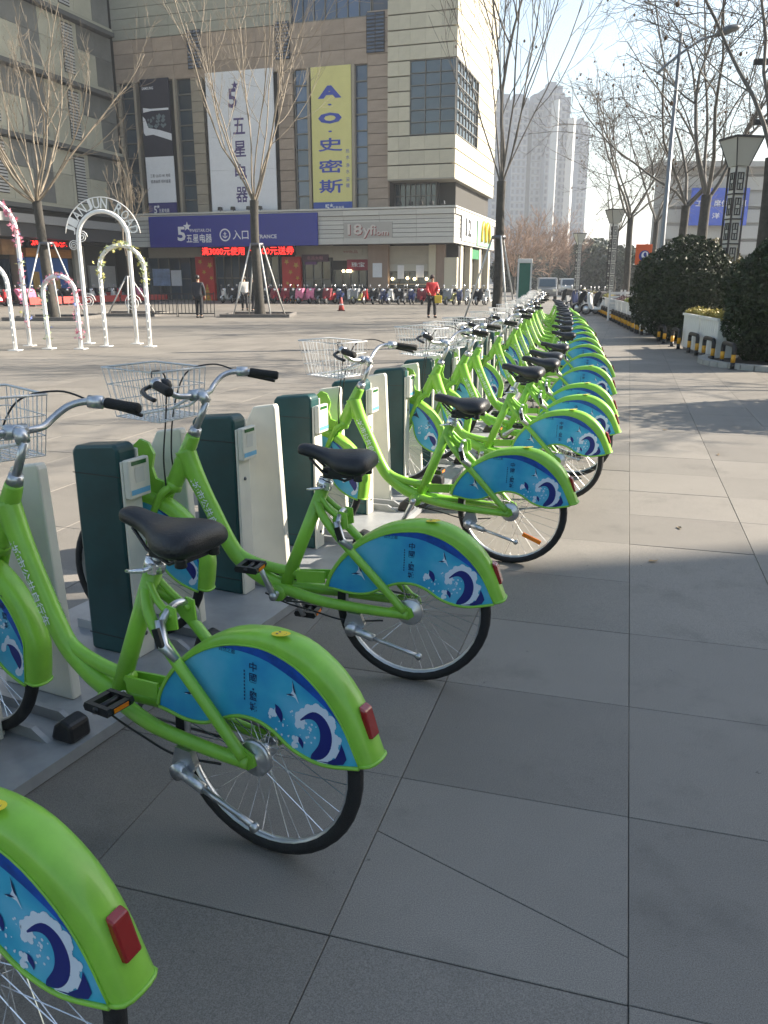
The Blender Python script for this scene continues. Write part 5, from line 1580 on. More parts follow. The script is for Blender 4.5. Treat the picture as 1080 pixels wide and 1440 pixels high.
# kerb ring of the pit
kr = MB(); n = 40
for k in range(n):
    a0 = 2*math.pi*k/n; a1 = 2*math.pi*(k+1)/n-.012
    ri, ro = 1.42, 1.60
    v = []
    for z in (0.003, .10):
        for (r, a) in ((ri, a0), (ro, a0), (ro, a1), (ri, a1)): v.append((r*math.cos(a), r*math.sin(a), z))
    kr.add(v, [(4,5,6,7),(0,1,5,4),(1,2,6,5),(2,3,7,6),(3,0,4,7)])
tag(kr.obj('tree_pit_kerb', [mat('kerb_stone', (.3,.3,.3))], None, (7.6, 15.3, 0)), 'round stone kerb ring of the planting pit under a ball shrub', 'kerb')
sl_ = MB(); sl_.add([(1.43*math.cos(2*math.pi*k/28), 1.43*math.sin(2*math.pi*k/28), .05) for k in range(28)], [tuple(range(28))])
tag(sl_.obj('planting_soil', [mat('soil', (.05,.035,.025))], None, (7.6, 15.3, 0), fix=False), kind='structure')

M_HB = mat('hoop_black', (0.012, 0.012, 0.012), 0.5, var=.2); M_HY = mat('hoop_yellow', (0.62, 0.30, 0.01), 0.5, var=.2, scale=20)
def make_hoop():
    H_ = empty('hoop_barrier')
    for sd in (-1, 1):
        y = sd*.36
        for z0, z1, m, nm in ((0, .12, M_HB, 'black_band'), (.1205, .26, M_HY, 'yellow_band')):
            b = MB(); b.lathe([(.040, z0), (.040, z1)], 12, Matrix.Translation((0, y, 0))); b.obj(nm, [m], H_)
        b = MB(); b.box(-.07, .07, y-.07, y+.07, 0.001, .012); b.obj('foot_plate', [M_STEELDARK], H_)
    b = MB(); b.tube(smooth_path([(0, -.36, .2605), (0, -.36, .34), (0, -.33, .395), (0, -.26, .42), (0, .26, .42), (0, .33, .395), (0, .36, .34), (0, .36, .2605)], 4), .040, 10); b.obj('top_bar', [M_HB], H_)
    return H_
hoop0 = make_hoop(); hmesh = join_tree(hoop0, 'hoop_barrier')
HGR = 'striped hoop barriers along the path'; HL = 'low black and yellow striped hoop barrier at the path edge'
tag(hoop0, HL, 'barrier', HGR)
def row_dir(Y): return math.atan2(rowx(Y+.5)-rowx(Y-.5), 1.0)
Y = 14.45; k = 0
def place(o, Y, dx=0.0, z=0.0):
    o.location = (rowx(Y)+dx, Y, z); o.rotation_euler = (0, 0, -row_dir(Y))
spans = [14.85, 16.25, 17.55, 19.3, 20.95]
Yq = 24.2
while Yq < 62: spans.append(Yq); Yq += 1.02
for i, Y in enumerate(spans):
    if i == 0: o = hoop0
    elif Y < 28: o = copy_tree(hoop0)
    else:
        o = link('hoop_barrier', hmesh); tag(o, HL, 'barrier', HGR)
    place(o, Y)
# planters with slatted white boards
M_PW = mat('planter_white', (0.66, 0.66, 0.64), 0.55, var=.08, scale=4)
rs = np.random.default_rng(77)
def make_planter(seed, mleaf, label):
    T = empty('flower_planter'); tag(T, label, 'planter', 'white flower planters along the path')
    Lp = 1.45
    for sx in (-.21, .19):
        for k in range(9):
            y0_ = -Lp/2+k*Lp/9
            b = link('board', ubox(M_PW), T, (sx, y0_+.008, .06), None, (.02, Lp/9-.016, .70))
    for sy in (-Lp/2-.02, Lp/2):
        link('end_board', ubox(M_PW), T, (-.21, sy, .06), None, (.42, .02, .70))
    link('top_rail', ubox(M_PW), T, (-.245, -Lp/2-.03, .762), None, (.05, Lp+.06, .05)); link('top_rail', ubox(M_PW), T, (.195, -Lp/2-.03, .762), None, (.05, Lp+.06, .05))
    link('base', ubox(M_STEELDARK), T, (-.18, -Lp/2, .0), None, (.36, Lp, .058))
    link('soil', ubox(mat('soil', (.05,.035,.025))), T, (-.185, -Lp/2+.01, .60), None, (.37, Lp-.02, .12))
    r2 = np.random.default_rng(seed)
    nb = NB()
    for c in range(9):
        leaf_cloud(nb, r2, (r2.uniform(-.1, .1), -Lp/2+.1+c*(Lp-.2)/8, .83), (.17, .15, r2.uniform(.07, .14)), 130, .045, .8)
    o = link('plants', nb.mesh('plants', mleaf, False), T); o['kind'] = 'stuff'
    return T
M_PURP = mat('purple_leaf', (0.10, 0.045, 0.05), 0.6, var=.4, scale=10)
protos = [make_planter(1, M_LEAFY, ''), make_planter(2, M_PURP, ''), make_planter(3, mat('limeleaf', (0.18, 0.22, 0.05), .6, var=.4, scale=12), '')]
PLAB = ['white boarded planter filled with yellow foliage', 'white boarded planter filled with dull purple foliage', 'white boarded planter filled with lime green foliage']
spots = [16.8, 18.35]+[24.6+1.62*i for i in range(22)]
used = set()
for i, Y in enumerate(spots):
    t = 0 if i < 2 else (1, 1, 1, 0, 0, 2)[i % 6] if i > 2 else 1
    if t in used: o = copy_tree(protos[t])
    else: o = protos[t]; used.add(t)
    o['label'] = PLAB[t]+(' between the two clipped ball shrubs' if i < 2 else ' in the long row beyond the ball shrub')
    place(o, Y, .32)

# ---- lattice lantern posts
M_LANT = mat('lantern_white', (0.58, 0.58, 0.54), 0.5); M_LBLK = mat('lantern_black', (0.02, 0.02, 0.022), 0.5); M_LSH = mat('lantern_shade', (0.36, 0.37, 0.34), 0.4)
def lantern(loc, Hh, label):
    T = empty('lantern_post', loc, (0, 0, math.radians(12))); tag(T, label, 'street lamp', 'square lantern posts along the street')
    hw = .175
    b = MB(); b.box(-.3, .3, -.3, .3, 0, .5); bevel(b.obj('plinth', [M_LBLK], T), .02)
    b = MB(); b.box(-hw+.03, hw-.03, -hw+.03, hw-.03, .5, Hh-.75); b.obj('column', [M_LANT], T)
    fr_ = MB()
    for sx in (-1, 1):
        for sy in (-1, 1): fr_.box(sx*hw-.02, sx*hw+.02, sy*hw-.02, sy*hw+.02, .5, Hh-.75)
    fr_.obj('corner_posts', [M_LBLK], T)['kind'] = 'stuff'
    nbay = int((Hh-1.3)/.62)
    for k in range(nbay):
        z0 = .55+k*(Hh-1.35)/nbay; z1 = z0+(Hh-1.35)/nbay
        g_ = MB()
        g_.box(-hw, hw, -hw-.012, hw+.012, z0-.018, z0+.018)
        for (rot) in range(4):
            ca, sa = math.cos(rot*math.pi/2), math.sin(rot*math.pi/2)
            def bar(x0_, x1_, za, zb_):
                y = -hw+.015
                for (xa, xb, ya, yb) in ((x0_, x1_, y-.012, y+.012),):
                    v = [(x, yy_, z) for z in (za, zb_) for (x, yy_) in ((xa, ya), (xb, ya), (xb, yb), (xa, yb))]
                    g_.add([(x*ca-yy_*sa, x*sa+yy_*ca, z) for x, yy_, z in v], [(0,3,2,1),(4,5,6,7),(0,1,5,4),(1,2,6,5),(2,3,7,6),(3,0,4,7)])
            h = z1-z0
            bar(-.09, -.07, z0+h*.15, z0+h*.85); bar(.07, .09, z0+h*.15, z0+h*.85)
            bar(-.07, .07, z0+h*.15, z0+h*.19); bar(-.07, .07, z0+h*.81, z0+h*.85)
            bar(-.01, .01, z0+h*.19, z0+h*.40); bar(-.01, .01, z0+h*.60, z0+h*.81)
            bar(-.05, .05, z0+h*.40, z0+h*.43); bar(-.05, .05, z0+h*.57, z0+h*.60)
        g_.obj('lattice', [M_LBLK], T)
    b = MB()
    z0, z1 = Hh-.74, Hh-.06
    a, c = hw+.02, .40
    b.add([(-a,-a,z0),(a,-a,z0),(a,a,z0),(-a,a,z0),(-c,-c,z1),(c,-c,z1),(c,c,z1),(-c,c,z1)], [(0,1,5,4),(1,2,6,5),(2,3,7,6),(3,0,4,7),(0,3,2,1),(4,5,6,7)])
    sh = b.obj('shade', [M_LSH], T)
    b = MB()
    for i in range(4):
        P4 = [(-1,-1),(1,-1),(1,1),(-1,1)]
        b.tube([(P4[i][0]*a, P4[i][1]*a, z0), (P4[i][0]*c, P4[i][1]*c, z1)], .02, 4)
    b.obj('shade_ribs', [M_LBLK], sh)['kind'] = 'stuff'
    b = MB(); b.box(-c-.03, c+.03, -c-.03, c+.03, z1+.002, z1+.06); b.obj('cap', [M_LBLK], T)
for (px, Y, lab) in ((1020, 24, 'lattice lantern post with a flared shade in front of the blue billboard'), (858, 47, 'lattice lantern post with a flared shade beside the evergreen trees'), (811, 70, 'far lattice lantern post before the russet trees')):
    p = atY(px, 400, Y); lantern((p[0], p[1], 0), 5.3, lab)
# ---- curved street lamp
p0 = atY(924, 420, 27); p1 = atY(949, 47, 27)
T = empty('street_lamp', (p0[0], p0[1], 0)); tag(T, 'tall grey street lamp with a curved arm and slim lamp head', 'street lamp')
xx = p1[0]-p0[0]
M_POLE = mat('lamp_grey', (0.20, 0.21, 0.22), 0.45, 0.5)
b = MB(); b.tube([(0, 0, 0), (0, 0, 1.2), (.0, 0, p1[2])], [.11, .09, .05], 12); b.lathe([(.2, 0.0), (.2, .25), (.12, .3)], 12); b.obj('pole', [M_POLE], T)
pa = atY(922, 103, 27); pb = atY(952, 77, 27); pc = atY(985, 57, 27); pd_ = atY(1005, 50, 27); pe_ = atY(1041, 38, 27)
ctr = [(q[0]-p0[0], 0, q[2]) for q in (pa, pb, pc, pd_, pe_)]
ctr[1] = (0.0, 0, ctr[1][2]); ctr[0] = (-.62, 0, ctr[0][2])
b = MB(); b.tube(smooth_path(ctr[:4], 5), .038, 8); b.obj('arm', [M_POLE], T)
b = MB(); b.tube(smooth_path([ctr[3], ((ctr[3][0]*2+ctr[4][0])/3, 0, ctr[3][2]+.10), ((ctr[3][0]+ctr[4][0]*2)/3, 0, ctr[4][2]-.04), ctr[4]], 4), [.04, .06, .085, .10, .115, .12, .12, .12, .11, .10, .09, .06, .02], 10, flat=1.3)
b.obj('lamp_head', [mat('lamp_head', (0.10, 0.105, 0.11), .4, .4)], T)
# ---- dark mast with stub arms at the road
p = atY(1088, 400, 21); T = empty('signal_mast', (p[0], p[1], 0)); tag(T, 'dark steel mast with two short horizontal arms beside the road', 'mast')
b = MB(); b.tube([(0, 0, 0), (0, 0, 8.5)], [.16, .11], 12); b.obj('pole', [M_LBLK], T)
for py in (87, 172):
    q = atY(1062, py, 21); b = MB(); b.box(q[0]-p[0]-.02, 0.0, -.06, .06, q[2]-.06, q[2]+.06); b.obj('arm', [M_LBLK], T)
# ---- orange traffic sign
p = atY(905, 358, 31); T = empty('traffic_sign', (p[0], p[1], 0)); tag(T, 'orange square traffic sign with a blue and white symbol', 'sign')
b = MB(); b.tube([(0, .04, 0), (0, .04, p[2]+.35)], .03, 8); b.obj('pole', [M_POLE], T)
b = MB(); b.box(-.30, .30, -.01, .01, p[2]-.36, p[2]+.36); bevel(b.obj('board', [mat('sign_orange', (0.62, 0.10, 0.02), .5)], T), .02)
b = MB(); zc = p[2]-.05
b.add([(.20*math.cos(2*math.pi*k/18)+.03, -.014, zc+.20*math.sin(2*math.pi*k/18)) for k in range(18)], [tuple(range(18))], 0)
b.add([(.13*math.cos(2*math.pi*k/18)+.05, -.018, zc+.03+.13*math.sin(2*math.pi*k/18)) for k in range(18)], [tuple(range(18))], 1)
b.add([(.06*math.cos(2*math.pi*k/18)+.05, -.022, zc+.05+.08*math.sin(2*math.pi*k/18)) for k in range(18)], [tuple(range(18))], 0)
b.obj('symbol', [mat('sym_blue', (0.03, 0.05, 0.25), .5), M_WHITE], T, fix=False)
# ---- pale building with the blue billboard
Yb = 88
def bp_(px, py): q = atY(px, py, Yb); return q[0], q[2]
bxl, bzt = bp_(945, 236); bxr = bp_(1150, 300)[0]
T = empty('pale_building', ((bxl+bxr)/2, Yb, 0)); tag(T, 'pale grey low building with long horizontal bands behind the bare trees', 'building')
ox = (bxl+bxr)/2
b = MB(); b.box(bxl-ox, bxr-ox, .4, 5, 0, bzt); b.obj('wall', [mat('pale_wall', (0.30, 0.30, 0.29), .7, var=.08, scale=.3)], T)
for k in range(7):
    z = 1.0+k*(bzt-1.5)/7
    link('facade_band', ubox(mat('pale_band', (0.36, 0.36, 0.35), .6, rnd=.1)), T, (bxl-ox, .1, z), None, (bxr-bxl, .28, (bzt-1.5)/7*.80))
    if k % 2 == 0: link('dark_joint', ubox(M_FRAME), T, (bxl-ox, .2, z+(bzt-1.5)/7*.82), None, (bxr-bxl, .18, (bzt-1.5)/7*.12))
link('roof_slab', ubox(mat('pale_band', (.5,.5,.48))), T, (bxl-ox-1.5, -1.0, bzt+.01), None, (bxr-bxl+3, 6, .5))
x0_, z1 = bp_(968, 266); x1_, z0 = bp_(1042, 318)
T = empty('billboard', ((x0_+x1_)/2, Yb-1.2, z0)); tag(T, 'bright blue billboard with white characters on the pale building', 'billboard')
w_ = x1_-x0_; h_ = z1-z0
b = MB(); b.box(-w_/2, w_/2, 0, .3, 0, h_); b.obj('board', [mat('billboard_blue', (0.02, 0.08, 0.52), .5, var=.15, scale=.6)], T)
L_ = MB(); put_text(L_, '工房  席位  特惠', -w_*.42, w_*.46, h_*.50, h_*.68, lambda u, v: (u, -.03, v), 0, .01); put_text(L_, '价 洋 满', -w_*.30, w_*.20, h_*.18, h_*.34, lambda u, v: (u, -.03, v), 0, .01)
L_.obj('lettering', [M_WHITE], T, fix=False)
for sx in (-.4, .4):
    b = MB(); b.box(sx*w_-.12, sx*w_+.12, .31, 1.25, .3, .55); b.obj('bracket', [M_FRAME], T)

# ================================================================== TOWERS
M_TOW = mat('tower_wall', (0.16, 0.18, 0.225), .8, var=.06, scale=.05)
M_TWIN = mat('tower_window', (0.05, 0.055, 0.07), .4)
def tower(name, segs, Y, label, deg=8):
    xs = [atY(s[0], 300, Y)[0] for s in segs]+[atY(segs[-1][1], 300, Y)[0]]
    cx_ = (xs[0]+xs[-1])/2
    T = empty(name, (cx_, Y, 0), (0, 0, math.radians(deg))); tag(T, label, 'tower block', 'hazy apartment towers')
    for (a, b_, top, dep) in segs:
        xa = atY(a, 300, Y)[0]-cx_; xb = atY(b_, 300, Y)[0]-cx_; zt_ = atY((a+b_)/2, top, Y)[2]
        w = MB(); w.box(xa, xb-.05, dep, 22+dep*.3, 0, zt_); w.obj('wall', [M_TOW], T)
        wn_ = MB(); n = max(1, int((xb-xa)/1.9)); f = 3.0
        cw = (xb-xa)/n
        z = 4.0
        while z < zt_-3:
            for k in range(n):
                x = xa+cw*(k+.2)
                wn_.add([(x, dep-.03, z), (x+cw*.5, dep-.03, z), (x+cw*.5, dep-.03, z+1.7), (x, dep-.03, z+1.7)], [(0,1,2,3)])
            z += f
        z = 2.9
        o = wn_.obj('window_grid', [M_TWIN], T, fix=False); o['kind'] = 'stuff'
        sl = MB(); z = 3.2
        while z < zt_-2:
            sl.box(xa+.1, xb-.15, dep-.55, dep-.035, z, z+.35); z += f
        o = sl.obj('balcony_slabs', [mat('tower_slab', (0.22, 0.215, 0.22), .8)], T, fix=False); o['kind'] = 'stuff'
        cr_ = MB(); cr_.box(xa+(xb-xa)*.25, xb-(xb-xa)*.3, dep+3, dep+10, zt_+.01, zt_+2.2); cr_.obj('roof_hut', [M_TOW], T)
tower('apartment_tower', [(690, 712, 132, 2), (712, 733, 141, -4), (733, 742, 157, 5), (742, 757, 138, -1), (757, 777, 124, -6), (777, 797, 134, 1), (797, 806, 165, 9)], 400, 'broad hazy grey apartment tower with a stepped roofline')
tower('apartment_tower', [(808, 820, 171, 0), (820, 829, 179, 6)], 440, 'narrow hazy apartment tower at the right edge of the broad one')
for (px, top, Y, w_) in ((801, 166, 398, 2.6), (778, 140, 391, .9)):  # added slabs: the tower's sunlit strip put in as paler colour, turned sunward
    q = atY(px, 300, Y); zt_ = atY(px, top, Y)[2]
    tw_ = [o for o in COL.objects if o.name == 'apartment_tower'][0]
    b = MB(); b.box(-w_/2, w_/2, 0, 3, 0, zt_); o = b.obj('sunlit_strip', [mat('sunlit_strip_pale', (0.40, 0.40, 0.40), .7)], tw_)
    o.matrix_parent_inverse = Matrix.Identity(4)
    a_ = -tw_.rotation_euler[2]; dx_, dy_ = q[0]-tw_.location[0], Y-tw_.location[1]
    o.location = (dx_*math.cos(a_)-dy_*math.sin(a_), dx_*math.sin(a_)+dy_*math.cos(a_), 0); o.rotation_euler = (0, 0, math.radians(48))
# office block across the road whose shade lies over the near paving
ob = empty('office_block', (47, -12.7, 0)); tag(ob, 'pale office block across the road that shades the near paving', 'building')
b = MB(); b.box(-12, 12, -24, 24.2, 0, 27); b.obj('wall', [mat('office_wall', (0.40, 0.38, 0.35), .7, var=.08)], ob)
for fl_ in range(7):
    for k in range(11):
        link('window', ubox(M_GLASS), ob, (-12.05, -22.6+k*4.2, 1.4+fl_*3.6), None, (.06, 2.6, 1.9))

# ================================================================== PLAZA THINGS
# ---- flower arches
M_ARCH = mat('arch_white', (0.74, 0.74, 0.72), .4, var=.05)
M_PINK = mat('flower_pink', (0.62, 0.22, 0.30), .6, var=.35, scale=30); M_BLUEF = mat('flower_blue', (0.20, 0.25, 0.55), .6, var=.3, scale=30); M_YELF = mat('flower_yellow', (0.55, 0.52, 0.16), .6, var=.3, scale=30)
M_GRNF = mat('flower_leaf', (0.30, 0.38, 0.22), .6, var=.3, scale=30)
def arch(fa, fb, Y, topy, label, r=.045, deco=None, letters=None, seed=0, lights=False):
    A = atY(fa, 480, Y)[0]; Bx = atY(fb, 480, Y)[0]
    zt_ = atY((fa+fb)/2, topy, Y)[2]; w = (Bx-A)/2
    T = empty('flower_arch', ((A+Bx)/2, Y, 0), (0, 0, math.radians(-6))); tag(T, label, 'arch', 'white decorative arches on the plaza')
    pts = [(-w, 0, 0), (-w, 0, (zt_-w)*.5)]+[(-w*math.cos(math.pi*k/16), 0, zt_-w+w*math.sin(math.pi*k/16)) for k in range(17)]+[(w, 0, (zt_-w)*.5), (w, 0, 0)]
    b = MB(); b.tube(pts, r, 10); b.obj('hoop', [M_ARCH], T)
    for sx in (-w, w):
        b = MB(); b.box(sx-.12, sx+.12, -.12, .12, 0.002, .02); b.obj('foot_plate', [M_ARCH], T)
    def along(f):
        L = [0]; 
        for i in range(1, len(pts)): L.append(L[-1]+math.dist(pts[i], pts[i-1]))
        t = f*L[-1]; i = 0
        while i < len(L)-2 and L[i+1] < t: i += 1
        u = (t-L[i])/(L[i+1]-L[i]); return tuple(pts[i][q]*(1-u)+pts[i+1][q]*u for q in range(3))
    r_ = random.Random(seed)
    if deco:
        for (f0, f1, num, m) in deco:
            d = MB()
            for k in range(num):
                c = along(f0+(f1-f0)*r_.random()); rr = .035+.035*r_.random()
                c = (c[0]+r_.gauss(0, .05), c[1]+r_.gauss(0, .05), c[2]+r_.gauss(0, .05))
                n = 5; az, el = r_.uniform(0, 6.28), r_.uniform(0, 3.14)
                M_ = Matrix.Translation(c) @ Matrix.Rotation(az, 4, 'Z') @ Matrix.Rotation(el, 4, 'X')
                d.add([M_ @ Vector((rr*(1 if q % 2 else .35)*math.cos(math.pi*q/n), rr*(1 if q % 2 else .35)*math.sin(math.pi*q/n), .012*(q % 2))) for q in range(2*n)], [tuple(range(2*n))])
            o = d.obj('flowers', [m], T, fix=False); o['kind'] = 'stuff'
    if lights:
        d = MB()
        for k in range(26):
            c = along(.04+.92*k/25); d.lathe([(.004, -.02), (.02, 0), (.004, .02)], 6, Matrix.Translation((c[0], c[1]-r-.01, c[2])))
        o = d.obj('bulbs', [M_ARCH], T, fix=False); o['kind'] = 'stuff'
    if letters:
        n = len(letters)
        for k, ch in enumerate(letters):
            if ch == ' ': continue
            an = math.radians(172-164*(k+.5)/n); R0, R1 = w+.06, w+.30
            L_ = MB(); hw_ = .085
            ca, sa = math.cos(an), math.sin(an)
            put_text(L_, ch, -hw_, hw_, 0, R1-R0, lambda u, v: (ca*(R0+v)+sa*u, -.02, zt_-w+sa*(R0+v)-ca*u), 0, .015)
            L_.obj('letter', [M_ARCH], T, fix=False)
        rim = MB(); rim.tube([((w+.32)*math.cos(math.radians(172-164*k/20)), 0, zt_-w+(w+.32)*math.sin(math.radians(172-164*k/20))) for k in range(21)], .012, 6); rim.obj('outer_rim', [M_ARCH], T)
        for sx, zz, rr in ((-w-.12, zt_-w-.15, .13), (-w+.10, zt_-w+.05, .15), (w-.02, 1.0, .22), (-w+.12, 1.05, .18)):
            sc = MB(); sc.tube([(sx+rr*(1-k/34)*math.cos(k*.55), -.03, zz+rr*(1-k/34)*math.sin(k*.55)) for k in range(30)], .011, 5); sc.obj('scroll', [M_ARCH], T)
arch(123, 194, 20.6, 297, 'tallest white arch carrying the upright letters JIANJUN ROAD and scrolls', .05, None, 'JIANJUN ROAD', 1)
arch(148, 212, 19.7, 345, 'white arch with a crown of yellow-green flowers in front of the lettered arch', .048, [(.30, .72, 150, M_YELF), (.26, .74, 70, M_GRNF)], None, 2, True)
arch(67, 114, 19.0, 388, 'lowest white arch wound with pink and pale flowers', .05, [(.36, .70, 70, M_PINK), (.04, .40, 60, M_GRNF), (.66, .96, 50, M_PINK), (.04, .96, 26, M_BLUEF)], None, 3)
arch(-40, 22, 18.6, 368, 'plain white arch studded with small bulbs beside the pink flowered arch', .048, None, None, 4, True)
arch(-52, 44, 20.0, 275, 'tall white arch with heavy pink flowers on its shoulder', .05, [(.50, .66, 130, M_PINK), (.60, .70, 60, M_PINK), (.66, .95, 60, M_PINK), (.66, .95, 24, M_BLUEF), (.64, .95, 24, M_GRNF), (.7, .95, 16, M_YELF)], None, 5)

# ---- scooters
SCC = {'red': (0.40, 0.015, 0.02), 'pink': (0.55, 0.16, 0.26), 'black': (0.015, 0.015, 0.017), 'white': (0.62, 0.62, 0.60), 'grey': (0.20, 0.21, 0.22), 'navy': (0.02, 0.035, 0.12), 'maroon': (0.16, 0.02, 0.03), 'olive': (0.22, 0.22, 0.06)}
def make_scooter(col, quilt=None):
    T = empty('motor_scooter')
    m = mat('scooter_'+col, SCC[col], .3, coat=.5)
    for x, nm in ((.62, 'front_wheel'), (-.58, 'rear_wheel')):
        b = MB(); n = 18; prof = [(.22+.045*math.cos(t), .045*math.sin(t)) for t in [2*math.pi*i/8 for i in range(8)]]
        vs = []; fs = []
        for i in range(n):
            a = 2*math.pi*i/n
            for r, y in prof: vs.append((x+r*math.cos(a), y, .265+r*math.sin(a)))
        for i in range(n):
            for j in range(8): fs.append((i*8+j, i*8+(j+1) % 8, ((i+1) % n)*8+(j+1) % 8, ((i+1) % n)*8+j))
        b.add(vs, fs, 0, True)
        wo = b.obj(nm, [M_RUBBER], T)
        b = MB(); b.lathe([(.16, -.02), (.17, 0), (.16, .02)], 12, Matrix.Translation((x, 0, .265)) @ Matrix.Rotation(math.pi/2, 4, 'X')); b.obj('rim', [M_SILVER], wo)
    b = MB(); b.prism([(-.80,.62),(-.72,.74),(-.20,.70),(-.08,.52),(-.02,.34),(.30,.30),(.32,.24),(-.30,.24),(-.45,.42),(-.72,.50)], -.14, .14); bevel(b.obj('body', [m], T), .04, 2)
    b = MB(); b.prism([(-.74,.745),(-.70,.83),(-.40,.82),(-.18,.80),(-.12,.74),(-.20,.705)], -.13, .13); bevel(b.obj('seat', [M_SADDLE], T), .03, 2)
    b = MB(); b.prism([(.30,.24),(.36,.55),(.42,.92),(.36,.98),(.44,1.02),(.56,.86),(.56,.60),(.44,.30)], -.17, .17); bevel(b.obj('leg_shield', [m], T), .04, 2)
    b = MB(); b.prism([(.40,.52),(.62,.56),(.84,.46),(.90,.34),(.80,.44),(.62,.51),(.45,.47)], -.07, .07); bevel(b.obj('front_mudguard', [m], T), .015)
    b = MB(); b.tube([(.45,0,.30),(.40,0,1.0)], .03, 8); b.tube(smooth_path([(.22,-.34,1.02),(.33,-.22,1.05),(.40,0,1.0),(.33,.22,1.05),(.22,.34,1.02)], 4), .018, 6); b.obj('handlebar', [M_BLACK], T)
    b = MB(); b.lathe([(.02, -.07), (.09, -.03), (.11, .02), (.10, .06)], 12, Matrix.Translation((.52, 0, .93)) @ Matrix.Rotation(math.pi/2, 4, 'Y')); b.obj('headlight', [M_CHROME], T)
    for sd in (-1, 1):
        b = MB(); b.tube([(.33, sd*.24, 1.05), (.36, sd*.30, 1.20)], .008, 5); b.lathe([(.02,-.01),(.055,0),(.02,.01)], 10, Matrix.Translation((.36, sd*.30, 1.23)) @ Matrix.Rotation(math.pi/2, 4, 'Y')); b.obj('mirror', [M_CHROME], T)
    b = MB(); b.box(-.95, -.72, -.13, .13, .76, 1.0) 
    bevel(b.obj('top_box', [M_BLACK], T), .03)
    if quilt:
        mq = mat('quilt_'+quilt, tuple(min(1, v*1.1) for v in SCC[quilt]), .9, var=.3, scale=14, bump=.6, bscale=20)
        b = MB(); b.prism([(.50,.99),(.30,1.06),(.20,1.0),(.42,.55),(.60,.35),(.66,.40),(.60,.80)], -.30, .30); bevel(b.obj('wind_apron', [mq], T), .06, 2)
    return T
SCG = 'parked motor scooters'
protoS = [make_scooter('red', 'maroon'), make_scooter('white'), make_scooter('black', 'pink'), make_scooter('grey', 'black'), make_scooter('navy'), make_scooter('red'), make_scooter('pink', 'pink'), make_scooter('olive', 'grey')]
PLS = ['red scooter with a maroon wind apron', 'plain white scooter', 'black scooter with a pink wind apron', 'grey scooter with a black wind apron', 'plain navy scooter', 'plain red scooter', 'pink scooter with a pink wind apron', 'olive scooter with a grey wind apron']
usedS = set()
def put_scooter(k, X, Y, rz, where):
    if k in usedS: o = copy_tree(protoS[k])
    else: o = protoS[k]; usedS.add(k)
    o.location = (X, Y, 0); o.rotation_euler = (0, 0, rz)
    tag(o, PLS[k]+' '+where, 'scooter', SCG)
rr = random.Random(99)
s = -15.2
order = [1, 3, 1, 7, 5, 3, 0, 0, 3, 6, 6, 3, 0, 4, 1, 7, 5, 3, 4, 1, 3, 4, 0, 5, 3, 7, 4]
i = 0
while s < 4.2:
    q = BO+ex*s+ey*(-5.2+rr.uniform(-.15, .15))
    put_scooter(order[i % len(order)], q[0], q[1], BA-math.pi/2+rr.uniform(-.25, .25), 'parked in the long row before the mall shops')
    s += rr.uniform(.56, .74); i += 1
for i in range(14):
    q = BO+ex*(SC+2.6+rr.uniform(-.2, .2))+ey*(-2.5-i*1.15)
    put_scooter(rr.choice([0, 1, 3, 5, 2]), q[0], q[1], BA+rr.uniform(-.3, .3), 'parked along the left wing')
for (px, Y, k, a) in ((826, 38, 1, 2.6), (815, 40, 3, 2.9), (838, 39, 3, 2.4), (800, 48, 4, 1.9), (792, 52, 3, 2.2)):
    p = atY(px, 410, Y); put_scooter(k, p[0]+.6, Y, a, 'parked behind the white planters')
for k in range(8):
    if k not in usedS:
        for c in list(protoS[k].children_recursive): bpy.data.objects.remove(c)
        bpy.data.objects.remove(protoS[k])

# ---- low red barrier boards, railing, cone
for i in range(5):
    q = BO+ex*(SC+4.2)+ey*(-3.0-i*3.1)
    T = empty('red_barrier', (q[0], q[1], 0), (0, 0, BA+math.pi/2)); tag(T, 'low red board barrier in front of the left wing scooters', 'barrier', 'low red board barriers')
    b = MB(); b.box(-1.45, 1.45, -.03, .03, .12, .55); b.obj('board', [mat('barrier_red', (0.45, 0.06, 0.05), .6, var=.15)], T)
    for sx in (-1.2, 1.2): b = MB(); b.box(sx-.04, sx+.04, -.2, .2, 0, .119); b.obj('foot', [M_STEELDARK], T)
for (xa, xb, Y) in ((213, 250, 36.0), (250.4, 303, 36.3)):
    A = atY(xa, 440, Y)[0]; Bx = atY(xb, 440, Y)[0]; w = Bx-A
    T = empty('railing', ((A+Bx)/2, Y, 0)); tag(T, 'black upright-bar railing near the staked tree, '+('short' if w < 1.3 else 'long')+' section', 'railing', 'black railings on the plaza')
    for z in (.12, .95): link('rail', ubox(M_LBLK), T, (-w/2, -.02, z), None, (w-.03, .04, .05))
    n = int(w/.16)
    for k in range(n+1): link('bar', ubox(M_LBLK), T, (-w/2+k*(w-.05)/n, -.0125, .171 if 0 < k < n else 0), None, (.025, .025, .778 if 0 < k < n else 1.05))
p = atY(480, 437, 43.5); T = empty('traffic_cone', (p[0], p[1], 0)); tag(T, 'small dark red traffic cone before the scooter row', 'cone')
b = MB(); b.lathe([(.16, .041), (.12, .25), (.05, .68), (.03, .70)], 14); b.obj('cone', [mat('cone_red', (0.35, 0.04, 0.03), .6)], T)
b = MB(); b.box(-.2, .2, -.2, .2, 0.001, .04); b.obj('base', [M_BLACK], T)
b = MB(); b.lathe([(.118, .30), (.088, .42)], 14); b.obj('band', [M_WHITE], T)

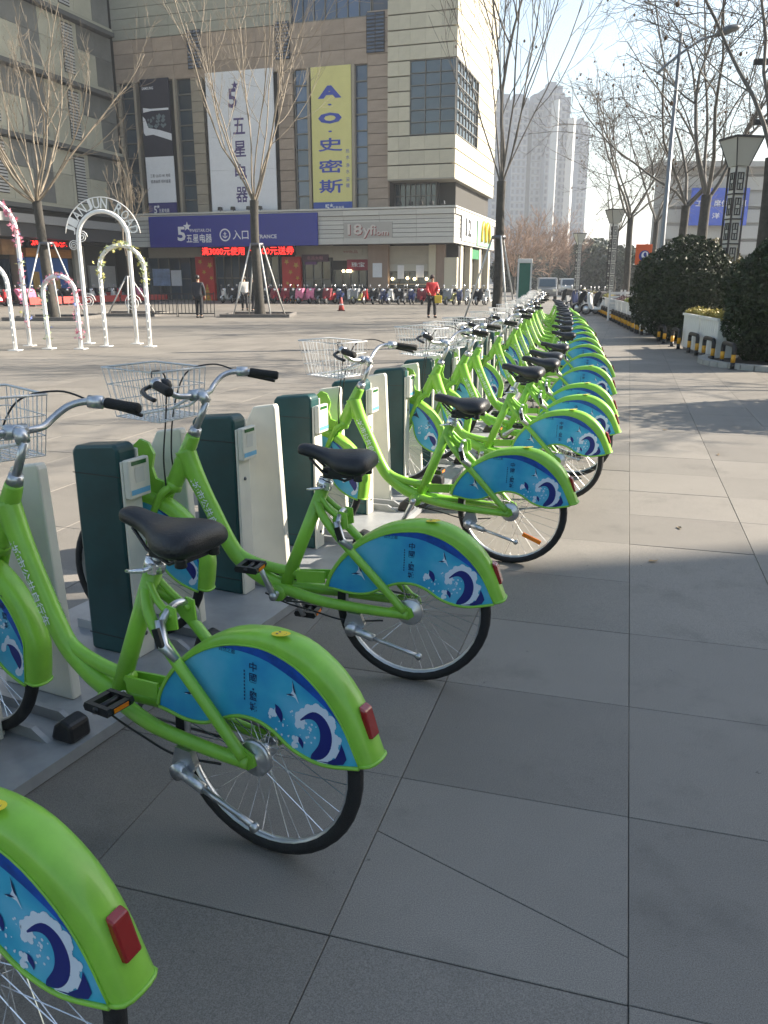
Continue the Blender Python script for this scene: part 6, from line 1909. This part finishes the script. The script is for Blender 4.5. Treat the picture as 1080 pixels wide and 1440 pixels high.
# ---- green kiosk at the end of the row
p = atY(738, 380, 33); T = empty('service_kiosk', (p[0], p[1], 0), (0, 0, math.radians(-8))); tag(T, 'upright dark green service board in a white frame at the end of the bicycle row', 'kiosk')
zt_ = atY(738, 364, 33)[2]
b = MB(); b.box(-.215, .215, -.06, .06, .25, zt_-.16); b.obj('screen', [mat('kiosk_green', (0.01, 0.12, 0.09), .3, var=.1)], T)
b = MB(); b.box(-.28, -.22, -.10, .10, 0, zt_-.16); b.obj('post', [M_PW], T)
b = MB(); b.box(.22, .28, -.10, .10, 0, zt_-.16); b.obj('post', [M_PW], T)
b = MB(); b.box(-.28, .28, -.10, .10, zt_-.159, zt_); bevel(b.obj('header', [M_PW], T), .02)
b = MB(); b.box(-.38, .38, -.22, .22, 0.001, .06); b.obj('base', [M_STEELDARK], T)
# ---- white plastic barrier near the far planters
for (px, Y) in ((868, 33), (884, 33.6)):
    p = atY(px, 415, Y); T = empty('plastic_barrier', (p[0], Y, 0), (0, 0, .1)); tag(T, 'white slatted plastic barrier standing behind the planters', 'barrier', 'white plastic barriers')
    for k in range(7): link('slat', ubox(M_PW), T, (-.30, -.03, .10+k*.15), None, (.60, .06, .10))
    for sx in (-.33, .29): link('post', ubox(M_PW), T, (sx, -.06, 0), None, (.04, .12, 1.18))
# ---- small white van far down the street
def van(px, Y, rz, label, col):
    p = atY(px, 400, Y); T = empty('parked_van', (p[0], p[1], 0), (0, 0, rz)); tag(T, label, 'van')
    m = mat('van_'+col, SCC[col], .3, coat=.6)
    b = MB(); b.prism([(-2.0,.35),(-2.05,.9),(-1.85,1.05),(-1.55,1.75),(1.6,1.80),(1.95,1.15),(2.05,.8),(2.0,.35)], -.78, .78); bevel(b.obj('body', [m], T), .08, 2)
    b = MB(); b.add([(-1.90,-.62,1.08),(-1.90,.62,1.08),(-1.62,.58,1.66),(-1.62,-.58,1.66)], [(0,1,2,3)]); b.obj('windscreen', [M_GLASS], T, fix=False)
    for sd in (-1, 1):
        b = MB(); b.prism([(-1.5,1.12),(-1.3,1.62),(1.45,1.66),(1.7,1.15)], sd*.785-.008, sd*.785+.008); b.obj('side_window', [M_GLASS], T)
        for x in (-1.3, 1.3): b = MB(); b.lathe([(.18,-.09),(.31,-.09),(.31,.09),(.18,.09)], 18, Matrix.Translation((x, sd*.70, .31)) @ Matrix.Rotation(math.pi/2, 4, 'X')); b.obj('wheel', [M_RUBBER], T)
        b = MB(); b.box(-2.08, -2.02, sd*.58-.14, sd*.58+.14, .72, .9); b.obj('headlight', [M_CHROME], T)
    b = MB(); b.box(-2.12, -2.0, -.75, .75, .36, .55); b.obj('bumper', [M_STEELDARK], T)
van(769, 68, math.radians(80), 'small grey van facing the bicycle row far down the street', 'grey')
van(797, 92, math.radians(82), 'white van far down the street before the evergreen trees', 'white')

# ---- people
M_SKIN = mat('skin', (0.42, 0.24, 0.16), .55); M_HAIR = mat('hair_black', (0.012, 0.010, 0.009), .5)
def skin_obj(name, V, E, Rr, m, parent, sub=2, root=0):
    me = bpy.data.meshes.new(name); me.from_pydata(V, E, [])
    o = link(name, me, parent); me.materials.append(m)
    md = o.modifiers.new('skin', 'SKIN'); md.use_smooth_shade = True
    for i, r in enumerate(Rr):
        sv = me.skin_vertices[0].data[i]; sv.radius = (r, r) if not isinstance(r, tuple) else r
        sv.use_root = (i == root)
    s2 = o.modifiers.new('subdiv', 'SUBSURF'); s2.levels = sub; s2.render_levels = sub
    return o
def person(loc, rz, label, jacket, trousers, step=.22, armL=(.0, .0), armR=(.0, .0), hair=True, cap=None):
    T = empty('person', loc, (0, 0, rz)); tag(T, label, 'person')
    # faces -y ; x to the figure's left
    hipz = .90
    def leg(sx, st): return [(sx*.09, 0, hipz-.04), (sx*.10, -st*.55-.02, .50), (sx*.10, -st*1.0+.02, .09), (sx*.11, -st*1.0-.13, .045)]
    def arm(sx, a):  # a = (fore lift, swing)
        sh = (sx*.19, 0, 1.40)
        el = (sx*.24, -.06-a[1]*.5, 1.13)
        wr = (sx*(.24-.10*a[0]), -.10-a[1]-.16*a[0], .90+.20*a[0])
        hn = (wr[0]-sx*.02*a[0], wr[1]-.05-.04*a[0], wr[2]-.08+.08*a[0])
        return [sh, el, wr, hn]
    V = [(0, 0, .95), (0, .01, 1.12), (0, .01, 1.34), (0, 0, 1.47), (0, -.02, 1.54), (0, -.02, 1.63), (0, -.015, 1.70)]
    Rr = [(.14, .10), (.13, .10), (.15, .10), .055, .062, .082, .060]
    E = [(0, 1), (1, 2), (2, 3), (3, 4), (4, 5), (5, 6)]
    for sx, a in ((1, armL), (-1, armR)):
        b = len(V); V += arm(sx, a); Rr += [.055, .045, .034, .040]; E += [(2, b), (b, b+1), (b+1, b+2), (b+2, b+3)]
        # fingers and thumb
        h = V[-1]
        for q in range(4):
            f = len(V); V.append((h[0]+(q-1.5)*.012, h[1]-.03, h[2]-.055+.006*abs(q-1.5))); Rr.append(.009); E.append((b+3, f))
        f = len(V); V.append((h[0]-sx*.03, h[1]-.035, h[2]-.01)); Rr.append(.010); E.append((b+3, f))
    for sx, st in ((1, step), (-1, -step)):
        b = len(V); V += leg(sx, st); Rr += [.085, .058, .042, .038]; E += [(0, b), (b, b+1), (b+1, b+2), (b+2, b+3)]
    skin_obj('body', V, E, Rr, M_SKIN, T)
    V = [(0, 0, .84), (0, 0, 1.0), (0, .01, 1.18), (0, .01, 1.36), (0, 0, 1.46)]; Rr = [(.19, .15), (.185, .15), (.19, .15), (.19, .14), .085]; E = [(0, 1), (1, 2), (2, 3), (3, 4)]
    for sx, a in ((1, armL), (-1, armR)):
        b = len(V); V += arm(sx, a)[:3]; Rr += [.085, .072, .058]; E += [(3, b), (b, b+1), (b+1, b+2)]
    skin_obj('jacket', V, E, Rr, jacket, T)
    V = [(0, 0, .92)]; Rr = [(.16, .125)]; E = []
    for sx, st in ((1, step), (-1, -step)):
        b = len(V); L = leg(sx, st); V += L[:3]; Rr += [.105, .080, .066]; E += [(0, b), (b, b+1), (b+1, b+2)]
    skin_obj('trousers', V, E, Rr, trousers, T)
    hb_ = MB(); hb_.lathe([(.098, 1.60), (.100, 1.66), (.088, 1.72), (.055, 1.765), (.008, 1.78)], 14, Matrix.Translation((0, .012, 0)))
    if cap: hb_.prism([(-.075, -.09), (.075, -.09), (.06, -.17), (-.06, -.17)], 1.655, 1.668, axes='xy')
    hb_.obj('cap' if cap else 'hair', [cap or M_HAIR], T)
    fc = MB()
    fc.lathe([(.004, -.03), (.016, -.01), (.006, .03)], 6, Matrix.Translation((0, -.104, 1.60)))
    for sx in (-1, 1): fc.lathe([(.003, -.006), (.010, 0), (.003, .006)], 6, Matrix.Translation((sx*.032, -.098, 1.627)))
    o = fc.obj('facial_features', [M_SKIN], T); o['kind'] = 'stuff'
    for sx, st in ((1, step), (-1, -step)):
        sh = MB(); q = leg(sx, st); sh.tube([(q[2][0], q[2][1]+.06, .045), (q[2][0], q[2][1]-.02, .055), (q[3][0], q[3][1], .042), (q[3][0], q[3][1]-.06, .035)], [.04, .052, .046, .03], 8)
        sh.obj('shoe', [M_BLACK], T)
    return T
M_JR = mat('jacket_red', (0.50, 0.02, 0.025), .6, var=.2, scale=9, bump=.4, bscale=12); M_TB = mat('trousers_black', (0.015, 0.015, 0.018), .8)
p = atY(607, 447, 35.3)
person((p[0], p[1], 0), math.radians(12), 'person in a red padded jacket, black trousers and cap walking over the plaza', M_JR, M_TB, .16, (.8, .05), (.6, .05), cap=mat('cap_dark', (0.04, 0.02, 0.02), .8))
q = (p[0]+.24, p[1]-.24)
T = empty('carrier_bag', (q[0], q[1], .62)); tag(T, 'yellow carrier bag held by the person in the red jacket', 'bag')
b = MB(); b.prism([(-.13, .0), (.15, .0), (.17, .30), (-.15, .32)], -.06, .06); bevel(b.obj('sack', [mat('bag_yellow', (0.62, 0.45, 0.05), .6, var=.2, scale=8)], T), .02)
b = MB(); b.tube([(-.08, 0, .30), (-.05, 0, .40), (.05, 0, .40), (.08, 0, .30)], .008, 5); b.obj('handle', [mat('bag_yellow', (.6,.4,.05))], T)
p = atY(281, 450, 35.2); person((p[0], p[1], 0), math.radians(170), 'person in a dark jacket standing at the end of the black railing', mat('jacket_dark', (0.02, 0.022, 0.03), .8), M_TB, .04)
p = atY(345, 440, 44); person((p[0], p[1], 0), math.radians(200), 'person in a pale coat near the entrance behind the staked tree', mat('coat_pale', (0.55, 0.53, 0.50), .8), M_TB, .12)
p = atY(357, 440, 43); person((p[0], p[1], 0), math.radians(150), 'person in black leaning past the staked tree trunk', mat('coat_black', (0.015, 0.015, 0.017), .8), M_TB, .2)

# ---- a few fallen leaves on the paving
lr = random.Random(17)
lmesh = MB(); lmesh.add([(0,-.022,.002),(.010,-.008,.006),(.007,.012,.004),(0,.026,.009),(-.008,.012,.003),(-.011,-.008,.007)], [(0,1,2,3),(0,3,4,5)])
lme = lmesh.mesh('fallen_leaf', [mat('dry_leaf', (0.24, 0.17, 0.09), .7, rnd=.3)])
for (px, py) in ((955, 743), (918, 790), (1010, 640), (690, 775), (935, 605)):
    p = at(px, py); o = link('fallen_leaf', lme, None, (p[0], p[1], .001), (0, 0, lr.uniform(0, 6)), (1.3,)*3)
    tag(o, 'small dry leaf lying on the paving', 'leaf', 'fallen leaves on the path')

# ================================================================== HAZE
hz = MB(); hz.box(-1700, 1700, -120, 2600, -1.2, 112)
hm = bpy.data.materials.new('haze'); hm.use_nodes = True
nt = hm.node_tree; nt.nodes.remove(nt.nodes['Principled BSDF'])
pv = nt.nodes.new('ShaderNodeVolumePrincipled')
pv.inputs['Color'].default_value = (0.86, 0.92, 1.0, 1); pv.inputs['Density'].default_value = 0.00070; pv.inputs['Anisotropy'].default_value = 0.25
nt.links.new(pv.outputs['Volume'], nt.nodes['Material Output'].inputs['Volume'])
tag(hz.obj('haze', [hm]), 'pale winter haze filling the air over the street', None, None, 'stuff')
